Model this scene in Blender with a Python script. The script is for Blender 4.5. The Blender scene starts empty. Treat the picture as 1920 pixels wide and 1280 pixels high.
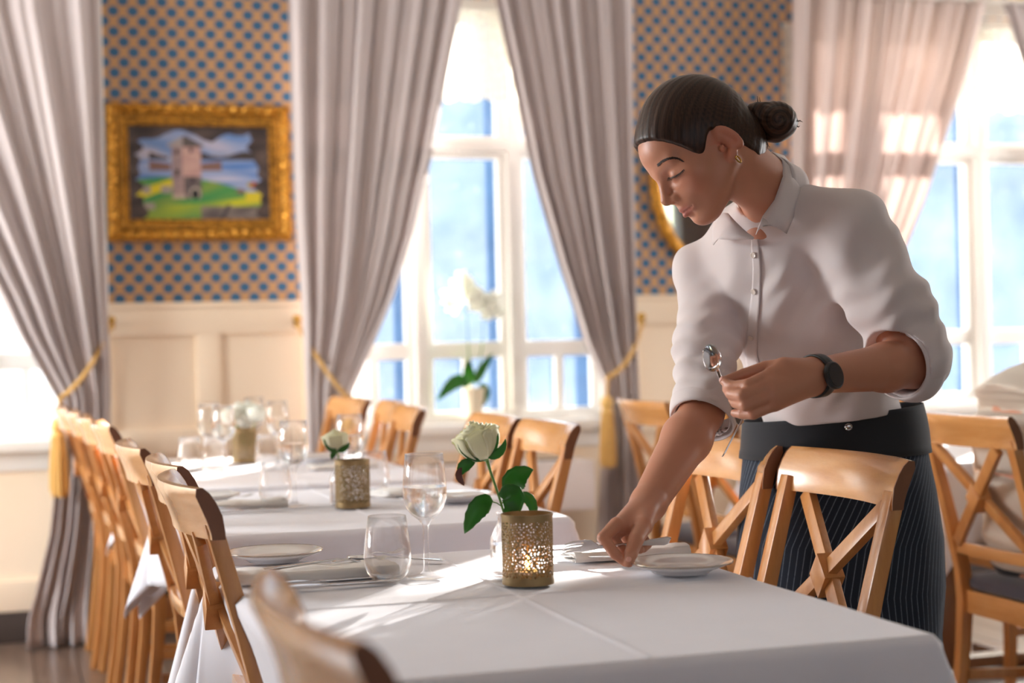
import bpy, bmesh, math, random
import numpy as np
from mathutils import Vector, Matrix
C = bpy.context.scene.collection
scn = bpy.context.scene
random.seed(7)
PI = math.pi
# ------------------------------------------------------------------ camera
CAM_H, FPX = 1.14, 3100.0
CR = np.array([0.954538, -0.297205, -0.022939]); CU = np.array([0.023071, -0.003067, 0.999729]); CF = np.array([0.297195, 0.954809, -0.00393])
cam = bpy.data.objects.new('camera', bpy.data.cameras.new('camera')); C.objects.link(cam)
cam.matrix_world = Matrix(((CR[0], CU[0], -CF[0], 0), (CR[1], CU[1], -CF[1], 0), (CR[2], CU[2], -CF[2], CAM_H), (0, 0, 0, 1)))
cam.data.sensor_width = 36; cam.data.lens = 36 * FPX / 1920
cam.data.clip_start = .05; cam.data.clip_end = 2000
cam.data.dof.use_dof = True; cam.data.dof.focus_distance = 2.86; cam.data.dof.aperture_fstop = 2.7
scn.camera = cam
# ------------------------------------------------------------------ light and exposure
SUN_TX, SUN_TZ = .92, .335            # sun rays run along (-SUN_TX, -1, -SUN_TZ)
w = bpy.data.worlds.new('sky'); scn.world = w; w.use_nodes = True
nt = w.node_tree; bg = nt.nodes['Background']
sky = nt.nodes.new('ShaderNodeTexSky'); sky.sky_type = 'NISHITA'; sky.sun_disc = False
sky.sun_elevation = math.radians(14); sky.sun_rotation = math.radians(42)
sky.air_density = 1.3; sky.dust_density = 1.0; sky.ozone_density = 2.0
nt.links.new(sky.outputs[0], bg.inputs[0]); bg.inputs[1].default_value = .74
sl = bpy.data.lights.new('sun', 'SUN'); sl.energy = 33; sl.angle = math.radians(.6); sl.color = (1, .93, .84)
so = bpy.data.objects.new('sun', sl); C.objects.link(so)
so.rotation_euler = Vector((-SUN_TX, -1, -SUN_TZ)).to_track_quat('-Z', 'Y').to_euler(); so.location = (9, 12, 6)
def area(name, loc, target, sx, sy, power, col):
    l = bpy.data.lights.new(name, 'AREA'); l.shape = 'RECTANGLE'; l.size = sx; l.size_y = sy; l.energy = power; l.color = col
    o = bpy.data.objects.new(name, l); C.objects.link(o); o.location = loc
    o.rotation_euler = (Vector(target) - Vector(loc)).to_track_quat('-Z', 'Y').to_euler(); return o
# added fill lamps, out of view by the left, rear and right walls
area('left_fill_light', (-3.35, 5.4, 1.65), (0, 6.2, 1.4), 2.4, 1.7, 165, (.97, .98, 1))
area('rear_fill_light', (.8, -3.35, 1.7), (.8, 0, 1.5), 5.0, 1.8, 20, (.84, .9, 1))
area('right_fill_light', (7.35, 5.0, 1.65), (4, 5.9, 1.4), 2.4, 1.7, 130, (1, .98, .97))
for nm, x0, x1 in (('window_portal_left', -.93, .33), ('window_portal_middle', 1.28, 2.54), ('window_portal_right', 3.3, 5.5)):
    p = area(nm, ((x0 + x1) / 2, 6.98, 1.67), ((x0 + x1) / 2, 0, 1.67), x1 - x0, 1.8, 1, (1, 1, 1)); p.data.cycles.is_portal = True
scn.view_settings.view_transform = 'Standard'; scn.view_settings.look = 'None'
scn.view_settings.gamma = 1; scn.view_settings.use_curve_mapping = False
scn.view_settings.exposure = 0.68
cy = scn.cycles; cy.use_denoising = True; cy.max_bounces = 12; cy.diffuse_bounces = 5; cy.glossy_bounces = 4
cy.transmission_bounces = 12; cy.transparent_max_bounces = 24; cy.sample_clamp_indirect = 6; cy.caustics_reflective = False; cy.caustics_refractive = False
# ------------------------------------------------------------------ helpers
def ray(x, y): return CF + CR * (x - 960) / FPX - CU * (y - 640) / FPX
O0 = np.array([0, 0, CAM_H])
def atz(x, y, z): d = ray(x, y); return O0 + d * ((z - CAM_H) / d[2])       # the point at height z
def aty(x, y, Y): d = ray(x, y); return O0 + d * (Y / d[1])                 # the point on the plane Y
def atd(x, y, t): return O0 + ray(x, y) * t                                 # the point at depth t
class NT:
    def __init__(s, name):
        s.m = bpy.data.materials.new(name); s.m.use_nodes = True; s.t = s.m.node_tree; s.b = s.t.nodes['Principled BSDF']
        s.o = s.t.nodes['Material Output']
    def n(s, typ, **k):
        x = s.t.nodes.new(typ)
        for a, v in k.items():
            if a in x.inputs.keys(): x.inputs[a].default_value = v
            else: setattr(x, a, v)
        return x
    def l(s, a, b): s.t.links.new(a, b)
    def math(s, op, a, b=None, c=None):
        x = s.t.nodes.new('ShaderNodeMath'); x.operation = op
        for i, v in enumerate((a, b, c)):
            if v is None: continue
            if isinstance(v, (int, float)): x.inputs[i].default_value = v
            else: s.l(v, x.inputs[i])
        return x.outputs[0]
    def coord(s, kind='Object', scale=None):
        x = s.t.nodes.new('ShaderNodeTexCoord').outputs[kind]
        if scale:
            mp = s.t.nodes.new('ShaderNodeMapping'); mp.inputs['Scale'].default_value = scale; s.l(x, mp.inputs[0]); x = mp.outputs[0]
        return x
    def noise(s, scale, detail=3, vec=None, rough=.5):
        x = s.t.nodes.new('ShaderNodeTexNoise'); x.inputs['Scale'].default_value = scale; x.inputs['Detail'].default_value = detail
        x.inputs['Roughness'].default_value = rough
        s.l(vec if vec is not None else s.coord(), x.inputs['Vector']); return x.outputs['Fac']
    def ramp(s, fac, stops):
        x = s.t.nodes.new('ShaderNodeValToRGB'); e = x.color_ramp.elements
        e[0].position, e[0].color = stops[0][0], (*stops[0][1], 1); e[1].position, e[1].color = stops[-1][0], (*stops[-1][1], 1)
        for p, c in stops[1:-1]: q = e.new(p); q.color = (*c, 1)
        s.l(fac, x.inputs[0]); return x.outputs[0]
    def mix(s, fac, a, b):
        x = s.t.nodes.new('ShaderNodeMix'); x.data_type = 'RGBA'
        for v, i in ((fac, 0), (a, 6), (b, 7)):
            if isinstance(v, (int, float)): x.inputs[i].default_value = v
            elif isinstance(v, tuple): x.inputs[i].default_value = (*v, 1)
            else: s.l(v, x.inputs[i])
        return x.outputs[2]
    def bump(s, h, strength=.3, dist=.002):
        x = s.t.nodes.new('ShaderNodeBump'); x.inputs['Strength'].default_value = strength; x.inputs['Distance'].default_value = dist
        s.l(h, x.inputs['Height']); s.l(x.outputs[0], s.b.inputs['Normal'])
    def set(s, **k):
        for a, v in k.items():
            a = a.replace('_', ' ')
            if isinstance(v, tuple): s.b.inputs[a].default_value = (*v, 1) if len(v) == 3 else v
            elif isinstance(v, (int, float)): s.b.inputs[a].default_value = v
            else: s.l(v, s.b.inputs[a])
        return s
def srgb(r, g, b):
    f = lambda c: (c / 255 / 12.92) if c <= 10 else ((c / 255 + .055) / 1.055) ** 2.4
    return (f(r), f(g), f(b))
def plain(name, col, rough=.6, metal=0, var=.06, scale=20, **k):
    t = NT(name); n = t.noise(scale)
    t.set(Base_Color=t.mix(n, tuple(c * (1 - var) for c in col), tuple(min(1, c * (1 + var)) for c in col)), Roughness=rough, Metallic=metal, **k); return t.m
def tag(o, label=None, cat=None, group=None, kind=None):
    for k, v in (('label', label), ('category', cat), ('group', group), ('kind', kind)):
        if v: o[k] = v
    return o
def empty(name, loc=(0, 0, 0), rz=0.0, parent=None):
    o = bpy.data.objects.new(name, None); C.objects.link(o); o.location = loc; o.rotation_euler = (0, 0, rz); o.empty_display_size = .05
    if parent: o.parent = parent
    return o
class MB:                                                          # collects faces, then links them as ONE mesh object
    def __init__(s): s.v = []; s.f = []; s.uv = None
    def add(s, vs, fs):
        k = len(s.v); s.v += [tuple(map(float, p)) for p in vs]; s.f += [tuple(i + k for i in f) for f in fs]; return s
    def box(s, x0, x1, y0, y1, z0, z1):
        return s.add([(x0,y0,z0),(x1,y0,z0),(x1,y1,z0),(x0,y1,z0),(x0,y0,z1),(x1,y0,z1),(x1,y1,z1),(x0,y1,z1)],
                     [(3,2,1,0),(4,5,6,7),(0,1,5,4),(1,2,6,5),(2,3,7,6),(3,0,4,7)])
    def sweep(s, path, wh, up=(0, 0, 1), cap=True):                 # rectangular bar along a path; wh: (w, h) or a list of them
        path = [Vector(p) for p in path]; n = len(path); vs = []; up = Vector(up)
        for i, p in enumerate(path):
            t = (path[min(i + 1, n - 1)] - path[max(i - 1, 0)]).normalized()
            sd = t.cross(up).normalized(); u = sd.cross(t)
            a, b = wh[i] if isinstance(wh, list) else wh
            vs += [p - sd*a/2 - u*b/2, p + sd*a/2 - u*b/2, p + sd*a/2 + u*b/2, p - sd*a/2 + u*b/2]
        fs = [(4*i+j, 4*i+(j+1) % 4, 4*i+4+(j+1) % 4, 4*i+4+j) for i in range(n-1) for j in range(4)]
        if cap: fs += [(3,2,1,0), tuple(4*(n-1)+j for j in range(4))]
        return s.add(vs, fs)
    def tube(s, path, r, seg=8, cap=True, flat=1.0):
        path = [Vector(p) for p in path]; n = len(path); vs = []; sd = None
        for i, p in enumerate(path):
            t = (path[min(i + 1, n - 1)] - path[max(i - 1, 0)]).normalized()
            if sd is None: sd = t.orthogonal().normalized()
            sd = (sd - t * sd.dot(t)).normalized(); u = t.cross(sd)
            q = r[i] if isinstance(r, (list, tuple)) else r
            vs += [p + (sd*math.cos(2*PI*j/seg) + u*math.sin(2*PI*j/seg)*flat) * q for j in range(seg)]
        fs = [(seg*i+j, seg*i+(j+1) % seg, seg*i+seg+(j+1) % seg, seg*i+seg+j) for i in range(n-1) for j in range(seg)]
        if cap: fs += [tuple(range(seg))[::-1], tuple(seg*(n-1)+j for j in range(seg))]
        return s.add(vs, fs)
    def lathe(s, prof, seg=32, c=(0, 0, 0), ax=1.0, ay=1.0):          # prof: (r, z) bottom to top along the outside
        n = len(prof); vs = []
        for r, z in prof: vs += [(c[0] + ax*r*math.cos(2*PI*j/seg), c[1] + ay*r*math.sin(2*PI*j/seg), c[2] + z) for j in range(seg)]
        return s.add(vs, [(seg*i+j, seg*i+(j+1) % seg, seg*i+seg+(j+1) % seg, seg*i+seg+j) for i in range(n-1) for j in range(seg)])
    def grid(s, P):                                                  # P[i][j] points
        a, b = len(P), len(P[0])
        return s.add([p for row in P for p in row], [(i*b+j, i*b+j+1, (i+1)*b+j+1, (i+1)*b+j) for i in range(a-1) for j in range(b-1)])
    def ball(s, c, r, seg=12, rings=8):
        rx, ry, rz = r if isinstance(r, (list, tuple)) else (r, r, r)
        vs = [(c[0] + rx*math.sin(PI*(i+.0)/rings)*math.cos(2*PI*j/seg), c[1] + ry*math.sin(PI*i/rings)*math.sin(2*PI*j/seg), c[2] - rz*math.cos(PI*i/rings)) for i in range(rings+1) for j in range(seg)]
        return s.add(vs, [(seg*i+j, seg*i+(j+1) % seg, seg*i+seg+(j+1) % seg, seg*i+seg+j) for i in range(rings) for j in range(seg)])
    def build(s, name, mat, parent=None, smooth=False, bevel=0, solid=0, sub=0, loc=None, angle=40, weld=True):
        me = bpy.data.meshes.new(name); me.from_pydata(s.v, [], s.f)
        bm = bmesh.new(); bm.from_mesh(me)
        if weld: bmesh.ops.remove_doubles(bm, verts=bm.verts, dist=1e-6)
        bmesh.ops.recalc_face_normals(bm, faces=bm.faces)
        if bevel:
            es = [e for e in bm.edges if len(e.link_faces) == 2 and e.calc_face_angle(0) > .5]
            bmesh.ops.bevel(bm, geom=es, offset=bevel, segments=2, affect='EDGES', profile=.6, clamp_overlap=True)
        bm.to_mesh(me); bm.free()
        if mat: me.materials.append(mat)
        o = bpy.data.objects.new(name, me); C.objects.link(o)
        if parent: o.parent = parent
        if loc is not None: o.location = loc
        if smooth or bevel:
            me.polygons.foreach_set('use_smooth', [True] * len(me.polygons))
            if angle: me.set_sharp_from_angle(angle=math.radians(angle))
        if solid: md = o.modifiers.new('solid', 'SOLIDIFY'); md.thickness = solid; md.offset = 0
        if sub: md = o.modifiers.new('sub', 'SUBSURF'); md.levels = md.render_levels = sub
        return o
def kids(o): return [c for c in C.objects if c.parent is o]
KIDS = {}
def copy_tree(o, parent=None):
    c = o.copy(); C.objects.link(c); c.parent = parent
    for ch in list(o.children): copy_tree(ch, c)
    return c
def interp(pts, z):                                                  # piecewise linear x(z)
    pts = sorted(pts); 
    if z <= pts[0][0]: return pts[0][1]
    for (a, x), (b, y) in zip(pts, pts[1:]):
        if z <= b: return x + (y - x) * (z - a) / (b - a)
    return pts[-1][1]
# ------------------------------------------------------------------ materials
M = {}
def wallpaper():
    t = NT('dotted_wallpaper'); co = t.coord(); sp = t.n('ShaderNodeSeparateXYZ'); t.l(co, sp.inputs[0])
    x, z = t.math('ADD', sp.outputs[0], sp.outputs[1]), sp.outputs[2]
    PX, PZ = .0755, .0405
    row = t.math('FLOOR', t.math('DIVIDE', z, PZ))
    odd = t.math('MODULO', t.math('ABSOLUTE', row), 2)
    fx = t.math('SUBTRACT', t.math('FRACT', t.math('ADD', t.math('DIVIDE', x, PX), t.math('MULTIPLY', odd, .5))), .5)
    fz = t.math('SUBTRACT', t.math('FRACT', t.math('DIVIDE', z, PZ)), .5)
    dx = t.math('MULTIPLY', fx, PX); dz = t.math('MULTIPLY', fz, PZ)
    ang = t.math('ARCTAN2', dx, t.math('ADD', dz, .012))
    r = t.math('SQRT', t.math('ADD', t.math('POWER', t.math('DIVIDE', dx, .0215), 2), t.math('POWER', t.math('DIVIDE', dz, .0205), 2)))
    edge = t.math('ADD', 1, t.math('MULTIPLY', t.math('COSINE', t.math('MULTIPLY', ang, 11)), .045))
    dot = t.math('LESS_THAN', r, edge)
    rib = t.math('GREATER_THAN', t.math('COSINE', t.math('MULTIPLY', ang, 11)), .72)
    n = t.noise(9, 4)
    base = t.mix(n, srgb(188, 144, 98), srgb(204, 160, 114)); blue = t.mix(rib, srgb(48, 98, 138), srgb(78, 124, 156))
    t.set(Base_Color=t.mix(dot, base, blue), Roughness=.75); return t.m
M['paper'] = wallpaper()
M['cream'] = plain('cream_paint', srgb(248, 228, 202), .45, var=.02, scale=3)
M['white_paint'] = plain('white_gloss_paint', srgb(246, 244, 240), .3, var=.01, scale=4)
M['ceiling'] = plain('ceiling_paint', srgb(240, 236, 226), .8, var=.02, scale=3)
M['heater'] = plain('heater_enamel', srgb(236, 226, 222), .35, var=.01, scale=4)
M['dark'] = plain('dark_slot', (.02, .02, .02), .8)
M['skirting'] = plain('dark_skirting', srgb(62, 50, 44), .5, var=.2, scale=8)
def wood(name, c0, c1, rough=.3, axis=(14, 14, 1.6), coat=.25):
    t = NT(name); v = t.coord('Object', axis); n = t.noise(3.2, 6, v, .6); n2 = t.noise(60, 2, v)
    f = t.math('ADD', t.math('MULTIPLY', n, .8), t.math('MULTIPLY', n2, .2))
    t.set(Base_Color=t.ramp(f, [(.3, c0), (.72, c1)]), Roughness=rough, Coat_Weight=coat, Coat_Roughness=.18); t.bump(n2, .05, .001); return t.m
M['beech'] = wood('lacquered_beech', srgb(186, 122, 66), srgb(214, 154, 92), .3)
M['beech_rail'] = wood('lacquered_beech_rail', srgb(196, 134, 76), srgb(220, 162, 100), .24, (14, 1.6, 14), .8)
M['plank'] = wood('brown_floor_board', srgb(86, 70, 60), srgb(122, 102, 88), .28, (10, .8, 10), .3)
M['gap'] = plain('floor_gap', (.03, .025, .02), .9)
def cloth(name, col, transl=0.0, scale=900, rough=.85, sheen=.2, bumps=.15, fold=0.0):
    t = NT(name); n = t.noise(14, 4); wv = t.noise(scale, 1)
    t.set(Base_Color=t.mix(n, tuple(c * .94 for c in col), col), Roughness=rough, Sheen_Weight=sheen); t.bump(wv, bumps, .0006)
    if transl:
        tr = t.n('ShaderNodeBsdfTranslucent'); tr.inputs[0].default_value = (*col, 1); mx = t.n('ShaderNodeMixShader'); mx.inputs[0].default_value = transl
        t.l(t.b.outputs[0], mx.inputs[1]); t.l(tr.outputs[0], mx.inputs[2]); t.l(mx.outputs[0], t.o.inputs[0])
    return t.m
M['linen'] = cloth('white_table_linen', srgb(243, 242, 250), .05)
M['napkin'] = cloth('white_napkin', srgb(244, 240, 236), .05)
M['velvet'] = cloth('grey_velvet', srgb(204, 192, 190), .10, 500, .8, .5)
M['pink_curtain'] = cloth('pale_rose_curtain', srgb(228, 214, 209), .38, 500, .8, .3)
M['cord'] = plain('gold_cord', srgb(206, 160, 84), .55, var=.15, scale=200, Sheen_Weight=.4)
M['tassel'] = plain('gold_tassel_thread', srgb(222, 176, 96), .6, var=.2, scale=150, Sheen_Weight=.4)
M['brass'] = plain('brass', srgb(212, 170, 92), .25, 1)
def lace():
    t = NT('sheer_lace'); co = t.coord(); v = t.n('ShaderNodeTexVoronoi'); v.inputs['Scale'].default_value = 34; t.l(co, v.inputs['Vector'])
    a = t.n('ShaderNodeBsdfTransparent'); b = t.n('ShaderNodeBsdfTranslucent'); b.inputs[0].default_value = (.9, .86, .76, 1)
    d = t.n('ShaderNodeBsdfDiffuse'); d.inputs[0].default_value = (.9, .87, .8, 1)
    m1 = t.n('ShaderNodeMixShader'); m1.inputs[0].default_value = .5; t.l(b.outputs[0], m1.inputs[1]); t.l(d.outputs[0], m1.inputs[2])
    m2 = t.n('ShaderNodeMixShader'); f = t.math('MULTIPLY_ADD', t.math('LESS_THAN', v.outputs['Distance'], .42), .12, .84); t.l(f, m2.inputs[0])
    t.l(a.outputs[0], m2.inputs[1]); t.l(m1.outputs[0], m2.inputs[2]); t.l(m2.outputs[0], t.o.inputs[0]); return t.m
M['lace'] = lace()
def window_glass():
    t = NT('window_glass'); n = t.noise(5, 4); v = t.n('ShaderNodeTexVoronoi'); v.inputs['Scale'].default_value = 16; t.l(t.coord(), v.inputs['Vector'])
    spot = t.math('MULTIPLY', t.math('LESS_THAN', v.outputs['Distance'], .12), .03)
    a = t.n('ShaderNodeBsdfTransparent'); a.inputs[0].default_value = (.97, .985, 1, 1)
    b = t.n('ShaderNodeBsdfTranslucent'); b.inputs[0].default_value = (.80, .92, 1, 1)
    m = t.n('ShaderNodeMixShader'); t.l(t.math('ADD', t.math('MULTIPLY_ADD', n, .040, .008), spot), m.inputs[0]); t.l(a.outputs[0], m.inputs[1]); t.l(b.outputs[0], m.inputs[2])
    g = t.n('ShaderNodeBsdfGlossy'); g.inputs['Roughness'].default_value = .02; fr = t.n('ShaderNodeFresnel'); fr.inputs[0].default_value = 1.3
    m2 = t.n('ShaderNodeMixShader'); t.l(fr.outputs[0], m2.inputs[0]); t.l(m.outputs[0], m2.inputs[1]); t.l(g.outputs[0], m2.inputs[2]); t.l(m2.outputs[0], t.o.inputs[0]); return t.m
M['pane'] = window_glass()
def clear_glass(name, tint=(1, 1, 1), ior=1.45, edge=.06):
    t = NT(name); t.set(Base_Color=tint, Roughness=0.0, IOR=ior, Transmission_Weight=1.0)
    tr = t.n('ShaderNodeBsdfTransparent'); tr.inputs[0].default_value = (.985, .985, .985, 1)                  # thin walls let plain light through as shadow
    lw = t.n('ShaderNodeLayerWeight'); lw.inputs[0].default_value = .5
    mx = t.n('ShaderNodeMixShader'); t.l(t.math('MULTIPLY_ADD', t.math('POWER', lw.outputs['Facing'], 2.0), .9, edge), mx.inputs[0]); t.l(tr.outputs[0], mx.inputs[1]); t.l(t.b.outputs[0], mx.inputs[2])
    t.l(mx.outputs[0], t.o.inputs[0]); return t.m
M['glass'] = clear_glass('drinking_glass')
M['water'] = clear_glass('water', (1, 1, 1), 1.33, .45)
M['steel'] = plain('polished_steel', (.72, .72, .73), .14, 1, var=.03)
M['china'] = plain('white_china', srgb(238, 236, 234), .12, var=.01, Coat_Weight=.6)
M['china_rim'] = plain('silver_rim', srgb(196, 188, 180), .2, .8)
# ------------------------------------------------------------------ the room
W = 6.67; ZT = 2.95
def wall_mesh(name, axis, at0, at1, lo, hi, holes, mat):               # axis 'x': the wall runs along X between Y=at0..at1
    m = MB(); holes = sorted(holes); cur = lo
    def bx(a, b, z0, z1):
        if axis == 'x': m.box(a, b, at0, at1, z0, z1)
        else: m.box(at0, at1, a, b, z0, z1)
    for a, b, z0, z1 in holes:
        bx(cur, a, 0, ZT); bx(a, b, 0, z0); bx(a, b, z1, ZT); cur = b
    bx(cur, hi, 0, ZT)
    return tag(m.build(name, mat, weld=False), kind='structure')
HOLES = [(-.93, .33, .76, 2.56), (1.28, 2.54, .76, 2.56), (3.56, 5.48, .76, 2.56)]
wall = wall_mesh('wall_back', 'x', W, W + .26, -3.5, 7.5, HOLES, M['paper'])
wall_mesh('wall_left', 'y', -3.75, -3.5, -3.5, W + .26, [(4.2, 6.55, .8, 2.5)], M['paper'])
wall_mesh('wall_right', 'y', 7.5, 7.75, -3.5, W + .26, [], M['paper'])
wall_mesh('wall_front', 'x', -3.75, -3.5, -3.75, 7.75, [(5.6, 7.2, 1.0, 2.6)], M['paper'])
tag(MB().box(-3.75, 7.75, -3.75, W + .26, ZT, ZT + .1).build('ceiling', M['ceiling']), kind='structure')
fl = tag(MB().box(-3.75, 7.75, -3.75, W + .26, -.12, -.012).build('floor', M['gap']), kind='structure')
for x, y0, y1 in [(-3.5 + .15 * i, a, a + 2.04) for i in range(74) for a in (-3.5 + (i % 3) * .6 - 1.2, -1.45 + (i % 3) * .6 - 1.2, .6 + (i % 3) * .6 - 1.2, 2.65 + (i % 3) * .6 - 1.2, 4.7 + (i % 3) * .6 - 1.2)]:
    y0, y1 = max(y0, -3.5), min(y1, W)
    if y0 > 3.0 and -1.2 < x < 6 or (1.4 < x < 4.5 and y0 > .5):
        MB().box(x, x + .147, y0, y1, -.013, 0).build('floor_board', M['plank'], fl)
    elif y1 - y0 > .05: fl['rest'] = 1
m = MB()
for i in range(74): m.box(-3.5 + .15 * i, -3.5 + .15 * i + .147, -3.5, W, -.02, -.001)
tag(m.build('floor_boards_beyond', M['plank'], fl, weld=False), kind='stuff')
# wainscot: cream panelling below the wallpaper, stiles and rails proud of it
def wains(x0, x1, zt=1.278, stiles=()):
    m = MB().box(x0, x1, W - .014, W, .0, zt)
    o = m.build('wainscot_panel', M['cream'], wall)
    MB().box(x0, x1, W - .03, W - .014, 1.17, zt).build('panel_rail', M['cream'], wall, bevel=.004)
    if zt > 1: MB().box(x0, x1, W - .03, W - .014, .70, .80).build('panel_rail', M['cream'], wall, bevel=.004)
    MB().box(x0, x1, W - .03, W - .014, .12, .24).build('panel_rail', M['cream'], wall, bevel=.004)
    for a, b in stiles: [MB().box(a, b, W - .0305, W - .014, p, q).build('panel_stile', M['cream'], wall, bevel=.004) for p, q in ((.24, .70), (.80, 1.17))]
wains(.33, 1.28, stiles=[(.33, .43), (.755, .85), (1.18, 1.28)])
wains(2.54, 3.56, stiles=[(2.54, 2.64), (3.2, 3.3), (3.46, 3.56)])
wains(5.48, 7.5, stiles=[(5.48, 5.58), (6.2, 6.3), (6.9, 7.0)])
wains(-3.5, -.93, stiles=[(-3.4, -3.3), (-2.6, -2.5), (-1.8, -1.7)])
for a, b in ((-.93, .33), (1.28, 2.54), (3.56, 5.48)):
    MB().box(a, b, W - .014, W, 0, .76).build('wainscot_panel', M['cream'], wall)
    MB().box(a, b, W - .03, W - .014, .12, .24).build('panel_rail', M['cream'], wall, bevel=.004)
for i_, (a, b) in enumerate(((-3.5, -1.02), (.42, 1.19), (2.63, 3.47), (5.57, 7.5))): tag(MB().box(a, b, W - .036, W, 1.278, 1.30).build('trim_%d' % (i_ + 1), M['cream'], bevel=.004), kind='structure')
tag(MB().box(-3.5, 7.5, W - .034, W, 0, .12).build('baseboard_back', M['skirting'], bevel=.004), kind='structure')
# ------------------------------------------------------------------ windows
def window(n, x0, x1, mull):
    r = tag(empty('window_%d' % n, ((x0 + x1) / 2, 6.77, .76)), kind='structure'); ox, oy, oz = r.location
    def part(name, mb, mat=M['white_paint'], parent=None, bev=.004):
        mb.v = [(a - ox, b - oy, c - oz) for a, b, c in mb.v]; o = mb.build(name, mat, parent or r, bevel=bev); return o
    f = MB(); f.box(x0, x0 + .045, 6.69, 6.87, .76, 2.56).box(x1 - .045, x1, 6.69, 6.87, .76, 2.56).box(x0, x1, 6.69, 6.87, .76, .805).box(x0, x1, 6.69, 6.87, 2.51, 2.56)
    part('window_frame', f, bev=0)
    for c in (x0 - .045, x1 + .045): part('architrave', MB().box(c - .045, c + .045, 6.645, 6.675, .78, 2.62))
    part('architrave', MB().box(x0 - .09, x1 + .09, 6.645, 6.675, 2.56, 2.65))
    part('window_sill', MB().box(x0 - .1, x1 + .1, 6.60, 6.77, .735, .775))
    part('sill_apron', MB().box(x0 - .06, x1 + .06, 6.645, 6.665, .66, .735))
    for c in mull: part('mullion', MB().box(c - .025, c + .025, 6.70, 6.86, .79, 2.53))
    part('transom', MB().box(x0 + .03, x1 - .03, 6.705, 6.855, 1.92, 1.97))
    edges = [x0 + .045] + [v for c in mull for v in (c - .025, c + .025)] + [x1 - .045]
    for a, b in zip(edges[::2], edges[1::2]):
        for z0, z1, bars in ((.80, 1.925, True), (1.965, 2.515, False)):
            s = MB(); t = .032
            s.box(a, a + t, 6.745, 6.795, z0, z1).box(b - t, b, 6.745, 6.795, z0, z1).box(a + t, b - t, 6.745, 6.795, z0, z0 + t - .01).box(a + t, b - t, 6.745, 6.795, z1 - t, z1)
            so_ = part('sash', s, bev=0)
            def sub(name, mb, mat, bev=0):
                mb.v = [(p - ox, q - oy, k - oz) for p, q, k in mb.v]; return mb.build(name, mat, so_, bevel=bev)
            if bars:
                sub('glazing_bar', MB().box(a + t, b - t, 6.75, 6.79, 1.047, 1.115), M['white_paint'], .004)
                c = (a + b) / 2; sub('glazing_bar', MB().box(c - .018, c + .018, 6.75, 6.79, z0 + t - .01, 1.047), M['white_paint'], .004)
                for u0, u1, q0, q1 in ((a + t, b - t, 1.115, z1 - t), (a + t, c - .018, z0 + t - .01, 1.047), (c + .018, b - t, z0 + t - .01, 1.047)):
                    sub('pane', MB().box(u0, u1, 6.769, 6.771, q0, q1), M['pane'])
            else: sub('pane', MB().box(a + t, b - t, 6.769, 6.771, z0 + t - .01, z1 - t), M['pane'])
    return r
window(1, -.93, .33, (-.515, -.10)); window(2, 1.28, 2.54, (1.695, 2.11)); window(3, 3.56, 5.48, (3.92, 4.40, 4.94))
# ------------------------------------------------------------------ curtains
CY = 6.515
def cx(pts): return [(aty(x, y, CY)[2], aty(x, y, CY)[0]) for x, y in pts]
def curtain(label, outer, inner, nf, mat, ztie=.93, seed=1):            # outer / inner: (z, x) edges
    rnd = random.Random(seed); nu, nz = 150, 70; P = []; ph = [rnd.uniform(-.6, .6) for _ in range(9)]
    for i in range(nz + 1):
        z = .006 + (2.60 - .006) * i / nz; xo, xi = interp(outer, z), interp(inner, z); row = []
        wd = abs(xi - xo); full = abs(interp(inner, 2.6) - interp(outer, 2.6)); sq = 1 - wd / full
        tie = math.exp(-((z - ztie) / .22) ** 2)
        for j in range(nu + 1):
            u = j / nu; uu = u + .02 * math.sin(2 * PI * u * 2 + ph[0] + z * .6)
            a = 2 * PI * nf * uu + ph[1] + .5 * math.sin(1.1 * z + ph[2])
            fold = (.75 + .35 * math.sin(.31 * a + ph[5])) * math.sin(a + .7 * math.sin(.37 * a + ph[6])) + .35 * math.sin(2.1 * a + ph[3] + z * .8) + .3 * math.sin(.47 * a + ph[4]) + .12 * math.sin(4.3 * a + ph[7] + 2 * z)
            amp = (.019 + .020 * sq) * (1 - .55 * tie)
            y = CY + fold * amp + .02 * tie - (.07 * max(0, .25 - z) * 4 * (.5 + .5 * math.sin(a * .5)))
            x = xo + (xi - xo) * u + .008 * math.cos(a) + .05 * max(0, .2 - z) * math.sin(a * .7 + 1)
            zz = z
            if tie > .05 and z > ztie: zz = z - .03 * tie * math.sin(a * .5) * .5
            row.append((x, min(y, 6.60), zz))
        P.append(row)
    c = MB().grid(P).build('curtain', mat, smooth=True, solid=.004, angle=0)
    tag(c, label, 'curtain', 'tied back window curtains'); return c
E_ = lambda *p: cx(p)
c1o = E_((185, 0), (192, 350), (200, 580), (205, 700), (203, 830), (197, 1000), (190, 1170)); c1i = E_((-330, 0), (-130, 330), (0, 560), (35, 630), (72, 690), (108, 745), (112, 775), (104, 880), (92, 1000), (70, 1090), (52, 1160))
c2o = E_((541, 0), (556, 400), (570, 600), (580, 760), (582, 1000), (580, 1100)); c2i = E_((865, 0), (850, 80), (810, 290), (775, 440), (735, 560), (695, 655), (658, 738), (652, 790), (665, 1000), (680, 1100))
c3o = E_((1190, 0), (1190, 300), (1194, 560), (1201, 700), (1206, 850), (1207, 1000), (1207, 1080)); c3i = E_((930, 0), (958, 130), (1000, 330), (1050, 500), (1098, 640), (1132, 712), (1137, 770), (1127, 900), (1121, 1000), (1118, 1080))
c4o = E_((1487, 0), (1487, 560), (1492, 760), (1492, 1100)); c4i = E_((1848, 0), (1812, 140), (1772, 260), (1735, 370), (1700, 455), (1640, 590), (1570, 735), (1562, 800), (1570, 1050))
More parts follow.
